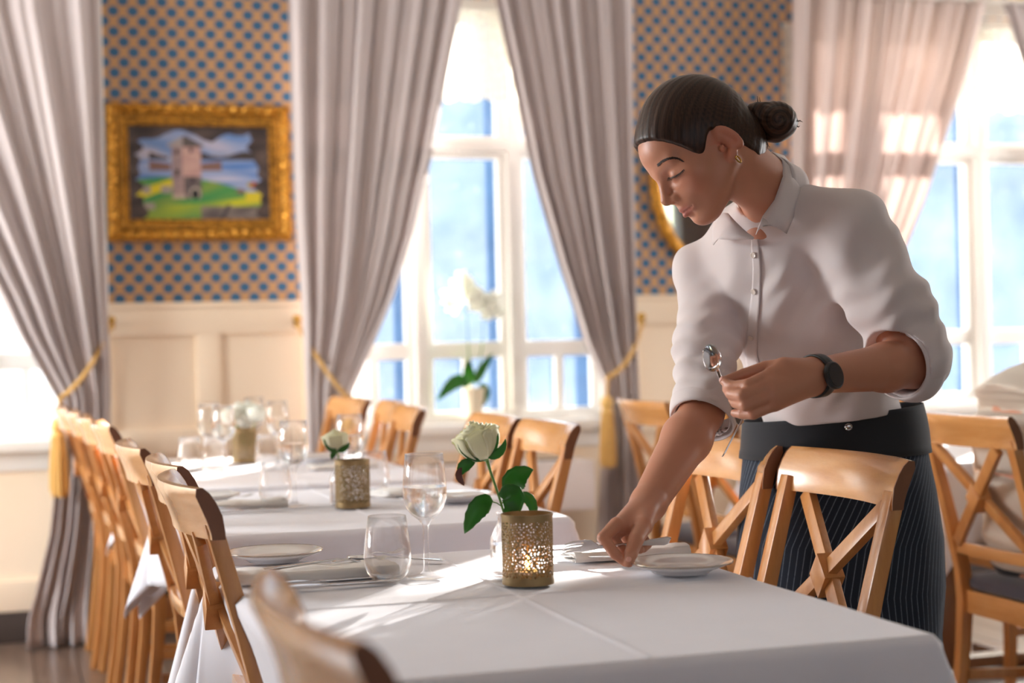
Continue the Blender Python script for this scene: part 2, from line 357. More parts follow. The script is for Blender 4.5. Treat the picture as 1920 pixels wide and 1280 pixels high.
c5o = [(0, 5.42), (2.6, 5.42)]; c5i = [(z, x if z > 2 else x) for z, x in E_((1880, 0), (1897, 50), (1930, 160))] + [(1.9, 4.75), (1.4, 5.02), (.95, 5.28), (.8, 5.28), (0, 5.25)]
curtain('grey velvet curtain tied back to the left of the framed landscape painting', c1o, c1i, 7, M['velvet'], seed=3)
curtain('grey velvet curtain between the framed painting and the orchid window', c2o, c2i, 8, M['velvet'], seed=5)
curtain('grey velvet curtain between the orchid window and the gilt mirror', c3o, c3i, 8, M['velvet'], seed=8)
curtain('pale rose curtain with patches of sunlight behind the waitress', c4o, c4i, 10, M['pink_curtain'], seed=11)
curtain('pale curtain at the right edge of the far right window', c5o, c5i, 9, M['velvet'], seed=13)
def tieback(label, hook, pinch, drop, outer_dx):
    hk, pn = np.array(hook), np.array(pinch)
    r = tag(empty('curtain_tieback', tuple(hk)), label, 'tieback', 'gold curtain tiebacks')
    L = lambda p: tuple(np.array(p) - hk)
    h = MB().lathe([(0, -.02), (.014, -.018), (.017, -.008), (.012, 0), (.02, .012), (.015, .028), (0, .034)], 12, L(hk))
    h.tube([L(hk + (0, .07, 0)), L(hk)], .007); h.build('hook', M['brass'], r, smooth=True)
    for k in (-1, 1):                                               # a doubled cord, twisted
        pts = [];
        for i in range(26):
            t = i / 25; p = hk * (1 - t) + pn * t + np.array([0, -.05 * math.sin(PI * t) - .012, -.035 * math.sin(PI * t)])
            a = t * 40 + (PI if k > 0 else 0); p = p + np.array([.005 * math.cos(a), .004 * math.sin(a), .007 * math.sin(a)]) + np.array([0, 0, -.006])
            pts.append(L(p))
        MB().tube(pts, .0065, 6).build('cord', M['cord'], r, smooth=True)
    q = pn + np.array([0, -.03, 0]); ring = [L(pn + np.array([outer_dx * (.5 - .5 * math.cos(a)), -.055 * math.sin(a) - .0, .006 * math.sin(3 * a)])) for a in [PI * i / 12 for i in range(13)]]
    MB().tube([L(q + (0, 0, .01)), L(q + (-.006, -.005, -.03)), L(q + (-.01, -.01, -.075))], .0065, 6).build('cord', M['cord'], r, smooth=True)
    b = q + np.array([-.012, -.012, 0])
    MB().lathe([(.004, -.07), (.02, -.08), (.027, -.10), (.026, -.118), (.018, -.128), (.024, -.135), (.03, -.145)], 16, L(b)).build('tassel_head', M['tassel'], r, smooth=True)
    f = MB()
    for k in range(40):
        a = k * 2.4; rr = .027 * math.sqrt((k + .5) / 40); f.tube([L(b + (rr * .8 * math.cos(a), rr * .8 * math.sin(a), -.138)), L(b + (rr * 1.15 * math.cos(a), rr * 1.15 * math.sin(a), -.24)), L(b + (rr * 1.25 * math.cos(a), rr * 1.25 * math.sin(a), drop + .012 * math.sin(k * 1.7)))], .005, 5)
    f.build('tassel_fringe', M['tassel'], r, smooth=True)
    return r
TB = 6.60
tieback('gold corded tieback with tassel on the curtain left of the painting', aty(208, 608, TB), aty(113, 745, 6.47), -.36, .1)
tieback('gold corded tieback on the curtain between painting and orchid window', aty(557, 605, TB), aty(655, 745, 6.47), -.36, -.1)
tieback('gold corded tieback with tassel on the curtain right of the orchid', aty(1203, 600, TB), aty(1135, 708, 6.47), -.36, .1)
tieback('gold corded tieback hidden behind the waitress on the sunlit rose curtain', (3.30, TB, 1.21), (3.56, 6.47, .93), -.36, -.1)
for x0, x1, lb in ((-1.02, .44, 'brass curtain rod above the window left of the painting'), (1.10, 2.64, 'brass curtain rod above the orchid window'), (3.30, 5.50, 'brass curtain rod above the window behind the waitress')):
    r = tag(empty('curtain_rod', (x0, 6.515, 2.635)), lb, 'curtain rod', 'curtain rods')
    MB().tube([(0, 0, 0), (x1 - x0, 0, 0)], .014, 12).build('rod', M['brass'], r, smooth=True)
    for x in (0, x1 - x0): MB().ball((x, 0, 0), .026).build('finial', M['brass'], r, smooth=True)
    for x in (.06, x1 - x0 - .06): MB().tube([(x, 0, 0), (x, .16, 0)], .008, 8).build('bracket', M['brass'], r, smooth=True)
def valance(label, x0, x1, zb):
    P = []; nu = 160
    for i in range(24):
        t = i / 23; row = []
        for j in range(nu + 1):
            u = j / nu; x = x0 + (x1 - x0) * u; sc = .022 * abs(math.sin(PI * (x - x0) / .11))
            z = 2.50 + (zb - sc - 2.50) * t
            row.append((x, 6.655 + .014 * math.sin(2 * PI * x / .06 + .4 * math.sin(x * 9)) * (.4 + .6 * t), z))
        P.append(row)
    tag(MB().grid(P).build('lace_valance', M['lace'], smooth=True, angle=0), label, 'valance', 'sheer lace valances')
valance('sheer cream lace valance across the top of the window left of the painting', -.9, .30, 2.14)
valance('sheer cream lace valance across the top of the orchid window', 1.32, 2.50, 2.14)
valance('sheer cream lace valance across the top of the window behind the waitress', 3.36, 5.44, 2.14)
# ------------------------------------------------------------------ framed painting
def painting_color(u, v):                                            # u to the right, v up, both 0..1
    n = lambda a, b, s: .5 + .5 * math.sin(a * s + 3 * math.sin(b * s * .7 + 1)) * math.cos(b * s * .8 + 1.3 * math.sin(a * s * .5))
    mixc = lambda a, b, t: tuple(x + (y - x) * max(0, min(1, t)) for x, y in zip(a, b))
    sky = mixc((190, 186, 206), (104, 140, 196), n(u, v, 9)); c = sky
    ridge = .70 + .10 * math.sin(u * 9 + 1) * math.sin(u * 4)
    if v > .52 and v < ridge: c = mixc((150, 160, 190), (206, 196, 206), n(u, v, 13))
    if .64 < v < .70 + .03 * math.sin(u * 17) and (u > .48 or .14 < u < .28): c = (66, 58, 56)
    if .40 < v < .64: c = mixc((84, 128, 196), (196, 194, 214), n(u * .6, v * 3, 11))
    if .52 < v < .60 + .02 * math.sin(u * 12) and (.14 < u < .3 or .5 < u < .66): c = (132, 100, 90)
    hill = .36 + .09 * math.sin(u * 3.4 + .6) - .16 * max(0, u - .62)
    if v < hill: c = mixc((36, 140, 84), (128, 156, 70), n(u, v, 12)); 
    if v < hill and n(u + .3, v, 8) > .82: c = (222, 206, 40)
    if v < .20 - .04 * math.sin(u * 5): c = mixc((196, 196, 40), (110, 150, 74), n(u + .1, v, 10) * 1.2)
    if u > .82 and v < .30 and v > .18: c = (212, 196, 48)
    if v < .14 and u > .5: c = mixc((150, 136, 124), (92, 84, 84), n(u, v, 19))
    for (a, b, p, q) in ((.09, .15, .28, .36), (.22, .30, .28, .36), (.10, .18, .10, .18)):
        if a < u < b and p < v < q: c = (164, 154, 146)
    if .30 < u < .51 and .22 < v < .80:                               # stone tower
        c = mixc((146, 126, 130), (172, 146, 140), n(u, v, 31))
        if u > .375: c = mixc((206, 170, 160), (190, 150, 144), n(u, v, 24))
        if u > .38 and v < .46: c = mixc((120, 106, 106), (96, 86, 88), n(u, v, 26))
        if v < .27 and u < .40: c = (190, 168, 156)
        for a, p in ((.34, .72), (.335, .50), (.44, .74), (.45, .42)):
            if abs(u - a) < .012 and abs(v - p) < .028: c = (54, 46, 50)
        if ((u - .465) / .028) ** 2 + ((v - .27) / .055) ** 2 < 1: c = (40, 36, 36)
        elif ((u - .465) / .04) ** 2 + ((v - .275) / .075) ** 2 < 1: c = (184, 170, 158)
    if .27 < u < .53 and .78 < v < .90 - abs(u - .40) * .8: c = (96, 88, 86) if u > .38 else (170, 158, 154)
    if ((u - .885) / .05) ** 2 + ((v - .37) / .035) ** 2 < 1: c = (170, 150, 70)
    if ((u - .885) / .018) ** 2 + ((v - .375) / .03) ** 2 < 1: c = (176, 48, 44)
    if ((u - .79) / .035) ** 2 + ((v - .30) / .03) ** 2 < 1: c = (126, 104, 92)
    if abs(u - .68 - (v - .08) * .3) < .015 and v < .16: c = (62, 60, 66)
    e = .04 * math.sin(v * 14) + .02 * math.sin(v * 31)               # dark cave mouth round the edges
    top = .93 - .13 * max(0, 1 - abs(u - .05) / .2) - .12 * max(0, 1 - abs(u - .60) / .12) + .03 * math.sin(u * 22)
    if u < .045 + abs(e) + .04 * (v < .25) or u > .945 - abs(e) - .09 * max(0, v - .55) * 2.2 or v > top: c = mixc((52, 42, 42), (96, 82, 76), n(u, v, 15))
    return srgb(*c)
def colored_grid(name, P, col, parent, mat):
    o = MB().grid(P).build(name, mat, parent, smooth=True, weld=False, angle=0)
    at = o.data.color_attributes.new('paint', 'FLOAT_COLOR', 'POINT'); a, b = len(P), len(P[0]); buf = []
    for i in range(a):
        for j in range(b): buf += [*col(j / (b - 1), i / (a - 1)), 1.0]
    at.data.foreach_set('color', buf); return o
def attr_mat(name, rough=.5, **k):
    t = NT(name); a = t.n('ShaderNodeAttribute'); a.attribute_name = 'paint'; t.set(Base_Color=a.outputs['Color'], Roughness=rough, **k)
    n = t.noise(160, 3); t.bump(n, .15, .001); return t.m
def gilt(name, carve=0):
    t = NT(name); n = t.noise(70, 4); v = t.n('ShaderNodeTexVoronoi'); v.inputs['Scale'].default_value = 60; t.l(t.coord(), v.inputs['Vector'])
    f = t.math('ADD', t.math('MULTIPLY', n, .6), t.math('MULTIPLY', v.outputs['Distance'], .6)) if carve else n
    t.set(Base_Color=t.ramp(f, [(.28, srgb(84, 50, 16)), (.66, srgb(222, 158, 58))]), Roughness=.38, Metallic=.6)
    return t.m
M['gilt'] = gilt('gilt_moulding'); M['gilt_carved'] = gilt('carved_gilt', 1); M['oil'] = attr_mat('oil_paint', .45)
fx0, fx1, fz0, fz1 = .424, 1.150, 1.543, 2.087; fw_, fh_ = fx1 - fx0, fz1 - fz0
pic = tag(empty('framed_painting', (fx0, W, fz0)), 'gilt framed painting of a stone tower on a green lakeside hill', 'painting'); pic.rotation_euler = (math.radians(-1.2), 0, 0)
def frame_ring(prof, name, mat, carve=None, seg=1):                    # prof: (inset, depth) ring profile mitred round the rectangle
    m = MB(); pts = []
    corners = [(0, 0, 1, 1), (fw_, 0, -1, 1), (fw_, fh_, -1, -1), (0, fh_, 1, -1)]; rows = []
    for k in range(4):
        a, b = corners[k], corners[(k + 1) % 4]; n = seg if seg > 1 else 1
        for i in range(n):
            t = i / n; row = []
            for pi_, (ins, dep_) in enumerate(prof):
                pa = np.array([a[0] + a[2] * ins, a[1] + a[3] * ins]); pb = np.array([b[0] + b[2] * ins, b[1] + b[3] * ins]); p = pa + (pb - pa) * t
                d = dep_ + (carve(k, t, pi_) if carve else 0); row.append((p[0], -d, p[1]))
            rows.append(row)
    rows.append(rows[0]); m.grid(rows); return m.build(name, mat, pic, smooth=True, angle=50)
frame_ring([(0, .002), (0, .02), (.006, .032), (.016, .040), (.028, .040), (.038, .030), (.042, .022)], 'carved_frame', M['gilt_carved'],
           lambda k, t, p: (0 if p in (0, 1) else .009 * math.sin(t * (150 if k % 2 == 0 else 112) + p * 1.3) * math.cos(t * (61 if k % 2 == 0 else 45) + p)), 220)
frame_ring([(.042, .020), (.044, .028), (.052, .030), (.056, .022), (.074, .018), (.078, .022), (.084, .020), (.088, .008)], 'inner_moulding', M['gilt'])
iw = .086; g = [[(iw + (fw_ - 2 * iw) * j / 150, -.010, iw + (fh_ - 2 * iw) * i / 110) for j in range(151)] for i in range(111)]
colored_grid('canvas', g, painting_color, pic, M['oil'])
MB().box(.02, fw_ - .02, -.008, -.002, .02, fh_ - .02).build('backing_board', M['dark'], pic)
# ------------------------------------------------------------------ gilt oval mirror on the pier behind the waitress
def mirror_mat():
    t = NT('mirror_silver'); t.set(Base_Color=(.85, .87, .9), Roughness=.02, Metallic=1.0); return t.m
mr = tag(empty('wall_mirror', (2.99, W, 1.80)), 'oval gilt framed mirror on the dotted wallpaper behind the waitress', 'mirror')
pf = [(.0, .004), (.0, .02), (.012, .034), (.03, .036), (.042, .024), (.05, .012)]; rows = []
for i in range(121):
    a = 2 * PI * i / 120; row = []
    for k, (ins, dd) in enumerate(pf):
        q = 1 - ins / .25; sc = 1 + (.012 * math.sin(24 * a) if 0 < k < 4 else 0); row.append((.275 * math.cos(a) * q * sc, -(dd + (.004 * math.sin(24 * a + 1) if 1 < k < 4 else 0)), .40 * math.sin(a) * (1 - ins / .38) * sc))
    rows.append(row)
MB().grid(rows).build('gilt_frame', M['gilt_carved'], mr, smooth=True, angle=60)
vs = [(0, -.012, 0)] + [(.225 * math.cos(2 * PI * i / 64), -.012, .352 * math.sin(2 * PI * i / 64)) for i in range(64)]
MB().add(vs, [(0, 1 + (i + 1) % 64, 1 + i) for i in range(64)]).build('mirror_glass', mirror_mat(), mr)
# ------------------------------------------------------------------ wall heater under the middle window
hx0, hx1 = 1.36, 2.345
ht = tag(empty('panel_heater', (hx0, 6.42, .412)), 'long white panel heater with top grilles under the orchid window', 'heater')
MB().box(0, hx1 - hx0, 0, .2, 0, .205).build('heater_body', M['heater'], ht, bevel=.008)
for i in range(4):
    x = .06 + i * .23; MB().box(x, x + .17, .03, .15, .2035, .2065).build('grille', M['heater'], ht)
    for k in range(6): MB().box(x + .008, x + .162, .038 + k * .018, .047 + k * .018, .2068, .2075).build('grille_slot', M['dark'], ht)
for x in (.15, hx1 - hx0 - .15): MB().box(x - .02, x + .02, .19, .24, .02, .16).build('wall_bracket', M['heater'], ht)
# ------------------------------------------------------------------ outside
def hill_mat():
    t = NT('haze_tinted_hillside'); n = t.noise(.06, 6, rough=.65); n2 = t.noise(.5, 4)
    t.set(Base_Color=t.ramp(t.math('ADD', t.math('MULTIPLY', n, .7), t.math('MULTIPLY', n2, .3)), [(.35, srgb(60, 82, 108)), (.65, srgb(94, 120, 144))]), Roughness=1.0); return t.m  # haze of distance painted into the forest's blue base colour
P = []
for i in range(50):
    row = []
    for j in range(140):
        x = -260 + 700 * j / 139; t = i / 49; y = 30 + 330 * t
        rid = 46 + 16 * math.sin(x * .012 + 1.0) + 7 * math.sin(x * .041) + 3 * math.sin(x * .11)
        z = -3 + rid * (1 - (1 - min(1, t * 1.25)) ** 1.6) * (1.0 if t < .8 else 1 - (t - .8) * 1.5) + (2.2 * math.sin(x * .23 + y * .17) + 1.6 * math.sin(x * .41 - y * .29)) * min(1, t * 6)
        row.append((x, y, z))
    P.append(row)
tag(MB().grid(P).build('hillside', hill_mat(), smooth=True, angle=0), 'forested hillside coloured blue for haze seen through the windows', 'hillside')
tag(MB().box(-60, 90, 7.6, 45, -1.6, -1.2).build('garden_ground', plain('pale_gravel', srgb(170, 166, 158), .9)), kind='structure')
M['clapboard'] = plain('white_clapboard', srgb(240, 238, 232), .6, var=.03)
hs = tag(empty('white_house', (-4.2, 11.5, -1.2)), 'white clapboard house outside the window left of the painting', 'house')
MB().box(0, 4.9, .05, 4, 0, 5.2).build('house_wall', M['clapboard'], hs)
for k in range(32): MB().add([(0, 0, k*.16), (4.9, 0, k*.16), (4.9, .05, k*.16+.165), (0, .05, k*.16+.165), (0, .05, k*.16), (4.9, .05, k*.16)], [(0, 1, 2, 3), (0, 4, 5, 1)]).build('clapboard', M['clapboard'], hs)
MB().add([(-.3, -.3, 5.2), (5.2, -.3, 5.2), (5.2, 4.3, 5.2), (-.3, 4.3, 5.2), (-.3, 2, 6.8), (5.2, 2, 6.8)], [(0, 1, 5, 4), (2, 3, 4, 5), (0, 4, 3), (1, 2, 5), (0, 3, 2, 1)]).build('roof', plain('slate_roof', srgb(80, 82, 86), .7), hs)
ps = tag(empty('veranda_post', (1.87, 8.9, -1.2)), 'thick white post outside the left casement of the orchid window', 'post')
MB().box(-.085, .085, -.085, .085, 0, 4.6).build('post', M['clapboard'], ps, bevel=.01); MB().box(-.12, .12, -.12, .12, 0, .25).build('plinth', M['clapboard'], ps, bevel=.01); MB().box(-.12, .12, -.12, .12, 4.4, 4.6).build('capital', M['clapboard'], ps, bevel=.01)
# ------------------------------------------------------------------ chairs: local +x is where the sitter faces
M['cushion'] = cloth('dark_cushion_cloth', srgb(66, 62, 72), 0, 400, .9, .3)
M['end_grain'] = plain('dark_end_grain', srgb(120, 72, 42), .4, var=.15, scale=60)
def make_chair(label):
    r = tag(empty('dining_chair'), label, 'chair', 'cross back dining chairs')
    hw = .185
    bx = lambda z: -.200 - .118 * ((z - .46) / .46) ** 1.1 if z > .46 else -.200 - .05 * ((.46 - z) / .46) ** 1.5      # rake of the back
    for sgn in (-1, 1):
        y = sgn * hw
        zs = [0, .15, .30, .42, .50, .60, .70, .80, .865]
        MB().sweep([(bx(z), y + sgn * .004 * (z / .9), z) for z in zs], [(.030, .026 + .010 * math.exp(-((z - .46) / .2) ** 2)) for z in zs], up=(1, 0, 0)).build('rear_post', M['beech'], r, bevel=.003)
        MB().sweep([(.185, sgn * .19, 0), (.18, sgn * .19, .2), (.175, sgn * .19, .43)], [(.026, .026), (.032, .032), (.036, .036)], up=(1, 0, 0)).build('front_leg', M['beech'], r, bevel=.003)
        MB().sweep([(.165, sgn * .19, .20), (-.20, sgn * .183, .22)], (.016, .026)).build('stretcher', M['beech'], r, bevel=.002)
        MB().sweep([(.17, sgn * .192, .415), (-.195, sgn * .183, .415)], (.022, .06)).build('seat_rail', M['beech'], r, bevel=.002)
    MB().sweep([(-.02, -.185, .212), (-.02, .185, .212)], (.016, .024)).build('stretcher', M['beech_rail'], r, bevel=.002)
    MB().sweep([(.178, -.175, .415), (.178, .175, .415)], (.022, .06)).build('seat_rail', M['beech_rail'], r, bevel=.002)
    MB().sweep([(-.197, -.17, .415), (-.197, .17, .415)], (.022, .06)).build('seat_rail', M['beech_rail'], r, bevel=.002)
    c = MB(); P = []
    prof = [(0, .445), (.92, .445), (1.0, .452), (1.0, .470), (.96, .482), (.80, .490), (.4, .494), (0, .495)]
    for f, z in prof: P.append([(f * .205 * (abs(math.cos(a)) ** .28) * (1 if math.cos(a) >= 0 else -1), f * .207 * (abs(math.sin(a)) ** .28) * (1 if math.sin(a) >= 0 else -1), z) for a in [2 * PI * k / 40 for k in range(41)]])
    c.grid(P).build('seat_cushion', M['cushion'], r, smooth=True, angle=60)
    # curved top rail, scrolled backwards at its upper edge
    rows = []; n = 14
    for i in range(n + 1):
        y = -.212 + .424 * i / n; cv = -.036 * (1 - (y / .212) ** 2); row = []
        front = [(.838, .010), (.850, .0098), (.875, .006), (.895, -.003), (.910, -.013), (.9185, -.023)]
        back = [(.917, -.033), (.906, -.034), (.890, -.027), (.868, -.018), (.850, -.012), (.838, -.010)]
        for z, dx in front + back: row.append((bx(.85) + cv + dx + .004, y, z))
        row.append(row[0]); rows.append(row)
    m = MB().grid(rows); k = len(front) + len(back); 
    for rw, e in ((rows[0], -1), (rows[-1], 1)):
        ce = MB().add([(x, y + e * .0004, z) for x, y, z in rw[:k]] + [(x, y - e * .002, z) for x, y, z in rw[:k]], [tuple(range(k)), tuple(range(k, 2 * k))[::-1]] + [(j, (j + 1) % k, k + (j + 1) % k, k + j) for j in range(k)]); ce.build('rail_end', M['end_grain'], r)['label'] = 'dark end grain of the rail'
    m.build('top_rail', M['beech_rail'], r, smooth=True, bevel=0, angle=50)
    # cross back
    px = lambda z: bx(z) - .010
    zt, zb = .842, .575
    for sgn in (-1, 1):
        pts = [(px(zt - .006) - .009, sgn * .150, zt - .006), ((px(zt) + px(zb)) / 2 - .004, 0, (zt + zb) / 2), (px(zb) + .004, -sgn * .158, zb)]
        MB().sweep([(x + sgn * .004, y, z) for x, y, z in pts], (.030, .017), up=(1, 0, .25)).build('cross_brace', M['beech'], r, bevel=.002)
    x0 = (px(.842) + px(.575)) / 2 - .004; MB().add([(x0 - .02, 0, .745), (x0 - .02, -.03, .705), (x0 - .02, 0, .665), (x0 - .02, .03, .705), (x0 + .02, 0, .745), (x0 + .02, -.03, .705), (x0 + .02, 0, .665), (x0 + .02, .03, .705)], [(0, 1, 2, 3), (7, 6, 5, 4), (0, 4, 5, 1), (1, 5, 6, 2), (2, 6, 7, 3), (3, 7, 4, 0)]).build('cross_block', M['beech'], r, bevel=.002)
    MB().sweep([(px(.56) + .006 - .010 * (1 - (y / .17) ** 2), y, .56) for y in (-.172, -.1, 0, .1, .172)], (.018, .032)).build('lower_rail', M['beech_rail'], r, bevel=.002)
    return r
PROTO = None
def chair(railx, yc, face, label, z=0.0, rz=None, dx=None):               # railx: where the top rail stands; face: +1 towards +X, -1 towards -X
    global PROTO
    o = PROTO = make_chair(label) if PROTO is None else PROTO
    if o['label'] != label or o.get('used'): o = copy_tree(PROTO); o['label'] = label
    PROTO['used'] = 1
    o.location = (railx + .335 * face, yc, 0); o.rotation_euler = (0, 0, (0 if face > 0 else PI) if rz is None else rz)
    if 'used' in o and o is not PROTO: del o['used']
    return o
chair(.235, 1.40, 1, 'blurred dark chair nearest the camera, in front of the nearest table')
chair(.275, 2.75, 1, 'brown chair at the far corner of the nearest table, beside the small plate')
chair(.295, 3.22, 1, 'chair directly behind the brown corner chair, pushed against the second table')
chair(.275, 3.78, 1, 'chair with a grey lit rail at the far end of the second table')
chair(.275, 4.80, 1, 'orange chair, nearest of the four honey chairs by the far table and curtain')
chair(.255, 5.28, 1, 'orange chair, second of the four honey chairs by the far table and curtain')
chair(.24, 5.74, 1, 'orange chair, third of the four honey chairs by the far table and curtain')
chair(.215, 6.18, 1, 'orange chair, last of the four honey chairs, closest to the curtain with tassel')
chair(1.445, 2.615, -1, 'honey chair in front of the striped apron, nearer of the pair before the waitress')
chair(1.425, 3.055, -1, 'honey chair under the reaching arm, farther of the pair before the waitress')
chair(1.345, 3.97, -1, 'chair by the second table, nearer of the two behind the big white rose')
chair(1.335, 4.41, -1, 'chair by the second table, farther of the two behind the big white rose')
chair(1.265, 5.135, -1, 'honey chair at the far table below the orchid window, nearer of two in line', rz=PI - .07)
chair(1.325, 5.66, -1, 'honey chair at the far table below the orchid window, farther of two in line', rz=PI - .07)
chair(1.285, 6.10, -1, 'orange chair turned at an angle beside the curtain tieback, behind a wine glass', rz=PI + .12)
chair(2.00, 5.05, 1, 'orange chair beside the grey curtain with gold tassel, right of the panel heater')
chair(2.00, 4.60, 1, 'orange chair half hidden behind the waitress sleeve and reaching forearm')
chair(2.285, 3.62, 1, 'honey chair in which the person in beige sits')
chair(3.44, 4.55, -1, 'honey chair across the white table from the person in beige')
chair(3.38, 5.85, -1, 'far honey chair below the right window, glimpsed beside the waitress elbow')
# ------------------------------------------------------------------ tables with white cloths
M['table_wood'] = wood('dark_table_wood', srgb(110, 74, 46), srgb(140, 98, 62), .4)
def table(x0, x1, y0, y1, tl, cl, drop=.23, seed=1, tuck=-.34):
    cxm, cym = (x0 + x1) / 2, (y0 + y1) / 2; a, b = (x1 - x0) / 2 - .006, (y1 - y0) / 2 - .006
    t = tag(empty('dining_table', (cxm, cym, 0)), tl, 'table', 'white clothed dining tables')
    MB().box(-a + .004, a - .004, -b + .004, b - .004, .716, .744).build('table_top', M['table_wood'], t, bevel=.003)
    for sx in (-1, 1):
        MB().box(sx * (a - .06) - .035, sx * (a - .06) + .035, -b * .45, b * .45, 0, .04).build('foot', M['table_wood'], t, bevel=.006)
    MB().box(-.05, .05, -.05, .05, .04, .716).build('column', M['table_wood'], t, bevel=.006)
    MB().box(-a + .05, a - .05, -.035, .035, .02, .06).build('spreader', M['table_wood'], t, bevel=.006)
    rnd = random.Random(seed); ph = [rnd.uniform(0, 6) for _ in range(8)]
    def axis(h):
        e = [-h - drop + drop * i / 12 for i in range(12)] + [-h + .004 * i for i in range(4)]
        mid = [-h + .02 + (2 * h - .04) * i / 22 for i in range(23)]
        cr = [-.012, -.006, -.003, 0, .003, .006, .012]
        s = e + mid + cr + [-v for v in e]; s = sorted(set(round(v, 5) for v in s)); return s
    A, B = axis(a), axis(b); P = []
    for u in A:
        row = []
        for v in B:
            ex, ey = max(0, abs(u) - a), max(0, abs(v) - b); su, sv = (1 if u > 0 else -1), (1 if v > 0 else -1)
            x, y = max(-a, min(a, u)), max(-b, min(b, v)); z = .7485
            z += .0022 * (math.exp(-(u / .0035) ** 2) + math.exp(-(v / .0035) ** 2)) + .0005 * math.sin(u * 23 + ph[0]) * math.sin(v * 17 + ph[1])
            e = max(ex, ey) + .42 * min(ex, ey)
            if e > 0:
                rr = .012; out = rr * math.sin(min(1, e / (rr * 1.57)) * PI / 2); dz = rr * (1 - math.cos(min(1, e / (rr * 1.57)) * PI / 2)) + max(0, e - rr * 1.57)
                h = max(0, dz - .02); nrm = math.hypot(ex, ey)
                if ex > 0 and ey > 0:
                    phi = math.atan2(ey, ex); o_ = out + h * (.10 + .30 * math.sin(2 * phi) ** 1.5)
                    x += su * o_ * math.cos(phi); y += sv * o_ * math.sin(phi)
                else:
                    q = v if ex > 0 else u; lim = b if ex > 0 else a
                    cf = max(0, 1 - (lim - abs(q)) / .12)
                    fl0 = .10 + ((tuck if (ex > 0 and su < 0) else .03 if ex > 0 else .10) - .10) * (1 - cf)
                    wv = h * (fl0 + .07 * math.sin(q * 26 + ph[2 + (su > 0) + 2 * (ey > 0)]) + .04 * math.sin(q * 51 + ph[6])) + h * .0 * cf
                    if ex > 0: x += su * (out + wv)
                    else: y += sv * (out + wv)
                z -= dz * .99
            row.append((x, y, z + .0))
        P.append(row)
    c = MB().grid(P).build('tablecloth', M['linen'], smooth=True, solid=.0015, loc=(cxm, cym, 0), angle=0); tag(c, cl, 'tablecloth', 'white tablecloths')
    return t
table(.345, 1.128, 1.835, 2.905, 'nearest dining table, under the cloth that the waitress reaches over', 'white tablecloth on the nearest table, crossed by pressed creases', seed=2)
table(.385, 1.165, 3.335, 4.285, 'second dining table, behind the nearest one', 'white tablecloth on the second table, in front of the honey chairs', seed=3)
table(.42, 1.17, 4.43, 5.60, 'far dining table towards the painting, behind the second table', 'white tablecloth on the far table, bright with sun below the painting', seed=4)
table(2.55, 3.30, 4.10, 5.35, 'dining table beside the right window, behind the waitress', 'white tablecloth on the table behind the waitress and the seated person', .24, seed=5)
# ------------------------------------------------------------------ tableware
TZ = .7535
def plate(px, py, label, r=.084, at=None):
    p = at if at is not None else atz(px, py, .757)
    o = tag(empty('bread_plate', (p[0], p[1], TZ)), label, 'plate', 'small white plates')
    s = r / .084
    pr = [(0, .002), (.044, .002), (.046, 0), (.050, .003), (.062, .008), (.0835, .0165), (.084, .0185), (.081, .0185), (.060, .0115), (.050, .0075), (.040, .0065), (0, .0062)]
    MB().lathe([(a * s, b * s) for a, b in pr], 64).build('dish', M['china'], o, smooth=True, angle=60)
    MB().lathe([(a * s, b * s) for a, b in ((.0836, .0160), (.0846, .0178), (.0838, .0192), (.0826, .0190), (.0836, .0160))], 64).build('rim_line', M['china_rim'], o, smooth=True)
    return o
plate(515, 1047, 'small plate at the far corner of the nearest table, behind the napkin')
plate(1277, 1068, 'small plate below the hand of the waitress')
plate(385, 938, 'small plate on the second table behind the brown corner chair')
plate(862, 936, 'small plate on the second table behind the large wine glass', .08)
plate(600, 862, 'small plate on the far table in front of the angled orange chair', .09)
plate(300, 873, 'small plate on the far table, lit by sun left of the tumblers', .085)
def napkin(p, lx, ly, rz, label, h=.012):
    o = tag(empty('folded_napkin', (p[0], p[1], TZ), rz), label, 'napkin', 'folded white napkins')
    for k in range(3):
        P = []
        for i in range(9):
            x = -lx / 2 + lx * i / 8; row = []
            for j in range(13):
                t = j / 12; y = -ly / 2 + ly * t; zz = h * k / 3 + .0012 + .0025 * math.sin(x * 60 + k) * (k > 0) + .004 * math.sin(PI * t) * (k == 2)
                zz += (.0016 if k else 0) * math.cos(y * 90 + k); row.append((x, y - .004 * k, zz))
            P.append(row)
        MB().grid(P).build('fold', M['napkin'], o, smooth=True, solid=.003, angle=0)
    P = [[(-lx / 2 + lx * i / 8, -ly / 2 - .008 + (h * .45) * (1 - math.cos(a)) * .3 - .006 * math.sin(a), h * .5 - h * .46 * math.cos(a)) for a in [PI * j / 8 for j in range(9)]] for i in range(9)]
    MB().grid(P).build('folded_edge', M['napkin'], o, smooth=True, solid=.002, angle=0)
    return o
napkin(atz(590, 1078, .755), .26, .085, 0, 'folded white napkin beside the knives on the nearest table', .017)
napkin(atz(1172, 1041, .755), .21, .06, 0, 'folded white napkin under the hand of the waitress', .016)
napkin(atz(445, 948, .755), .22, .09, 0, 'folded white napkin on the second table, behind its left tumbler')
napkin(atz(745, 925, .755), .12, .10, .3, 'folded white napkin on the second table, between candle holder and wine glass')
napkin(atz(640, 875, .755), .2, .09, 0, 'folded white napkin on the far table near the orange chairs')
def taper(path, wh, name, parent, mat=None): return MB().sweep(path, wh).build(name, mat or M['steel'], parent, smooth=True, bevel=.0007, angle=60)
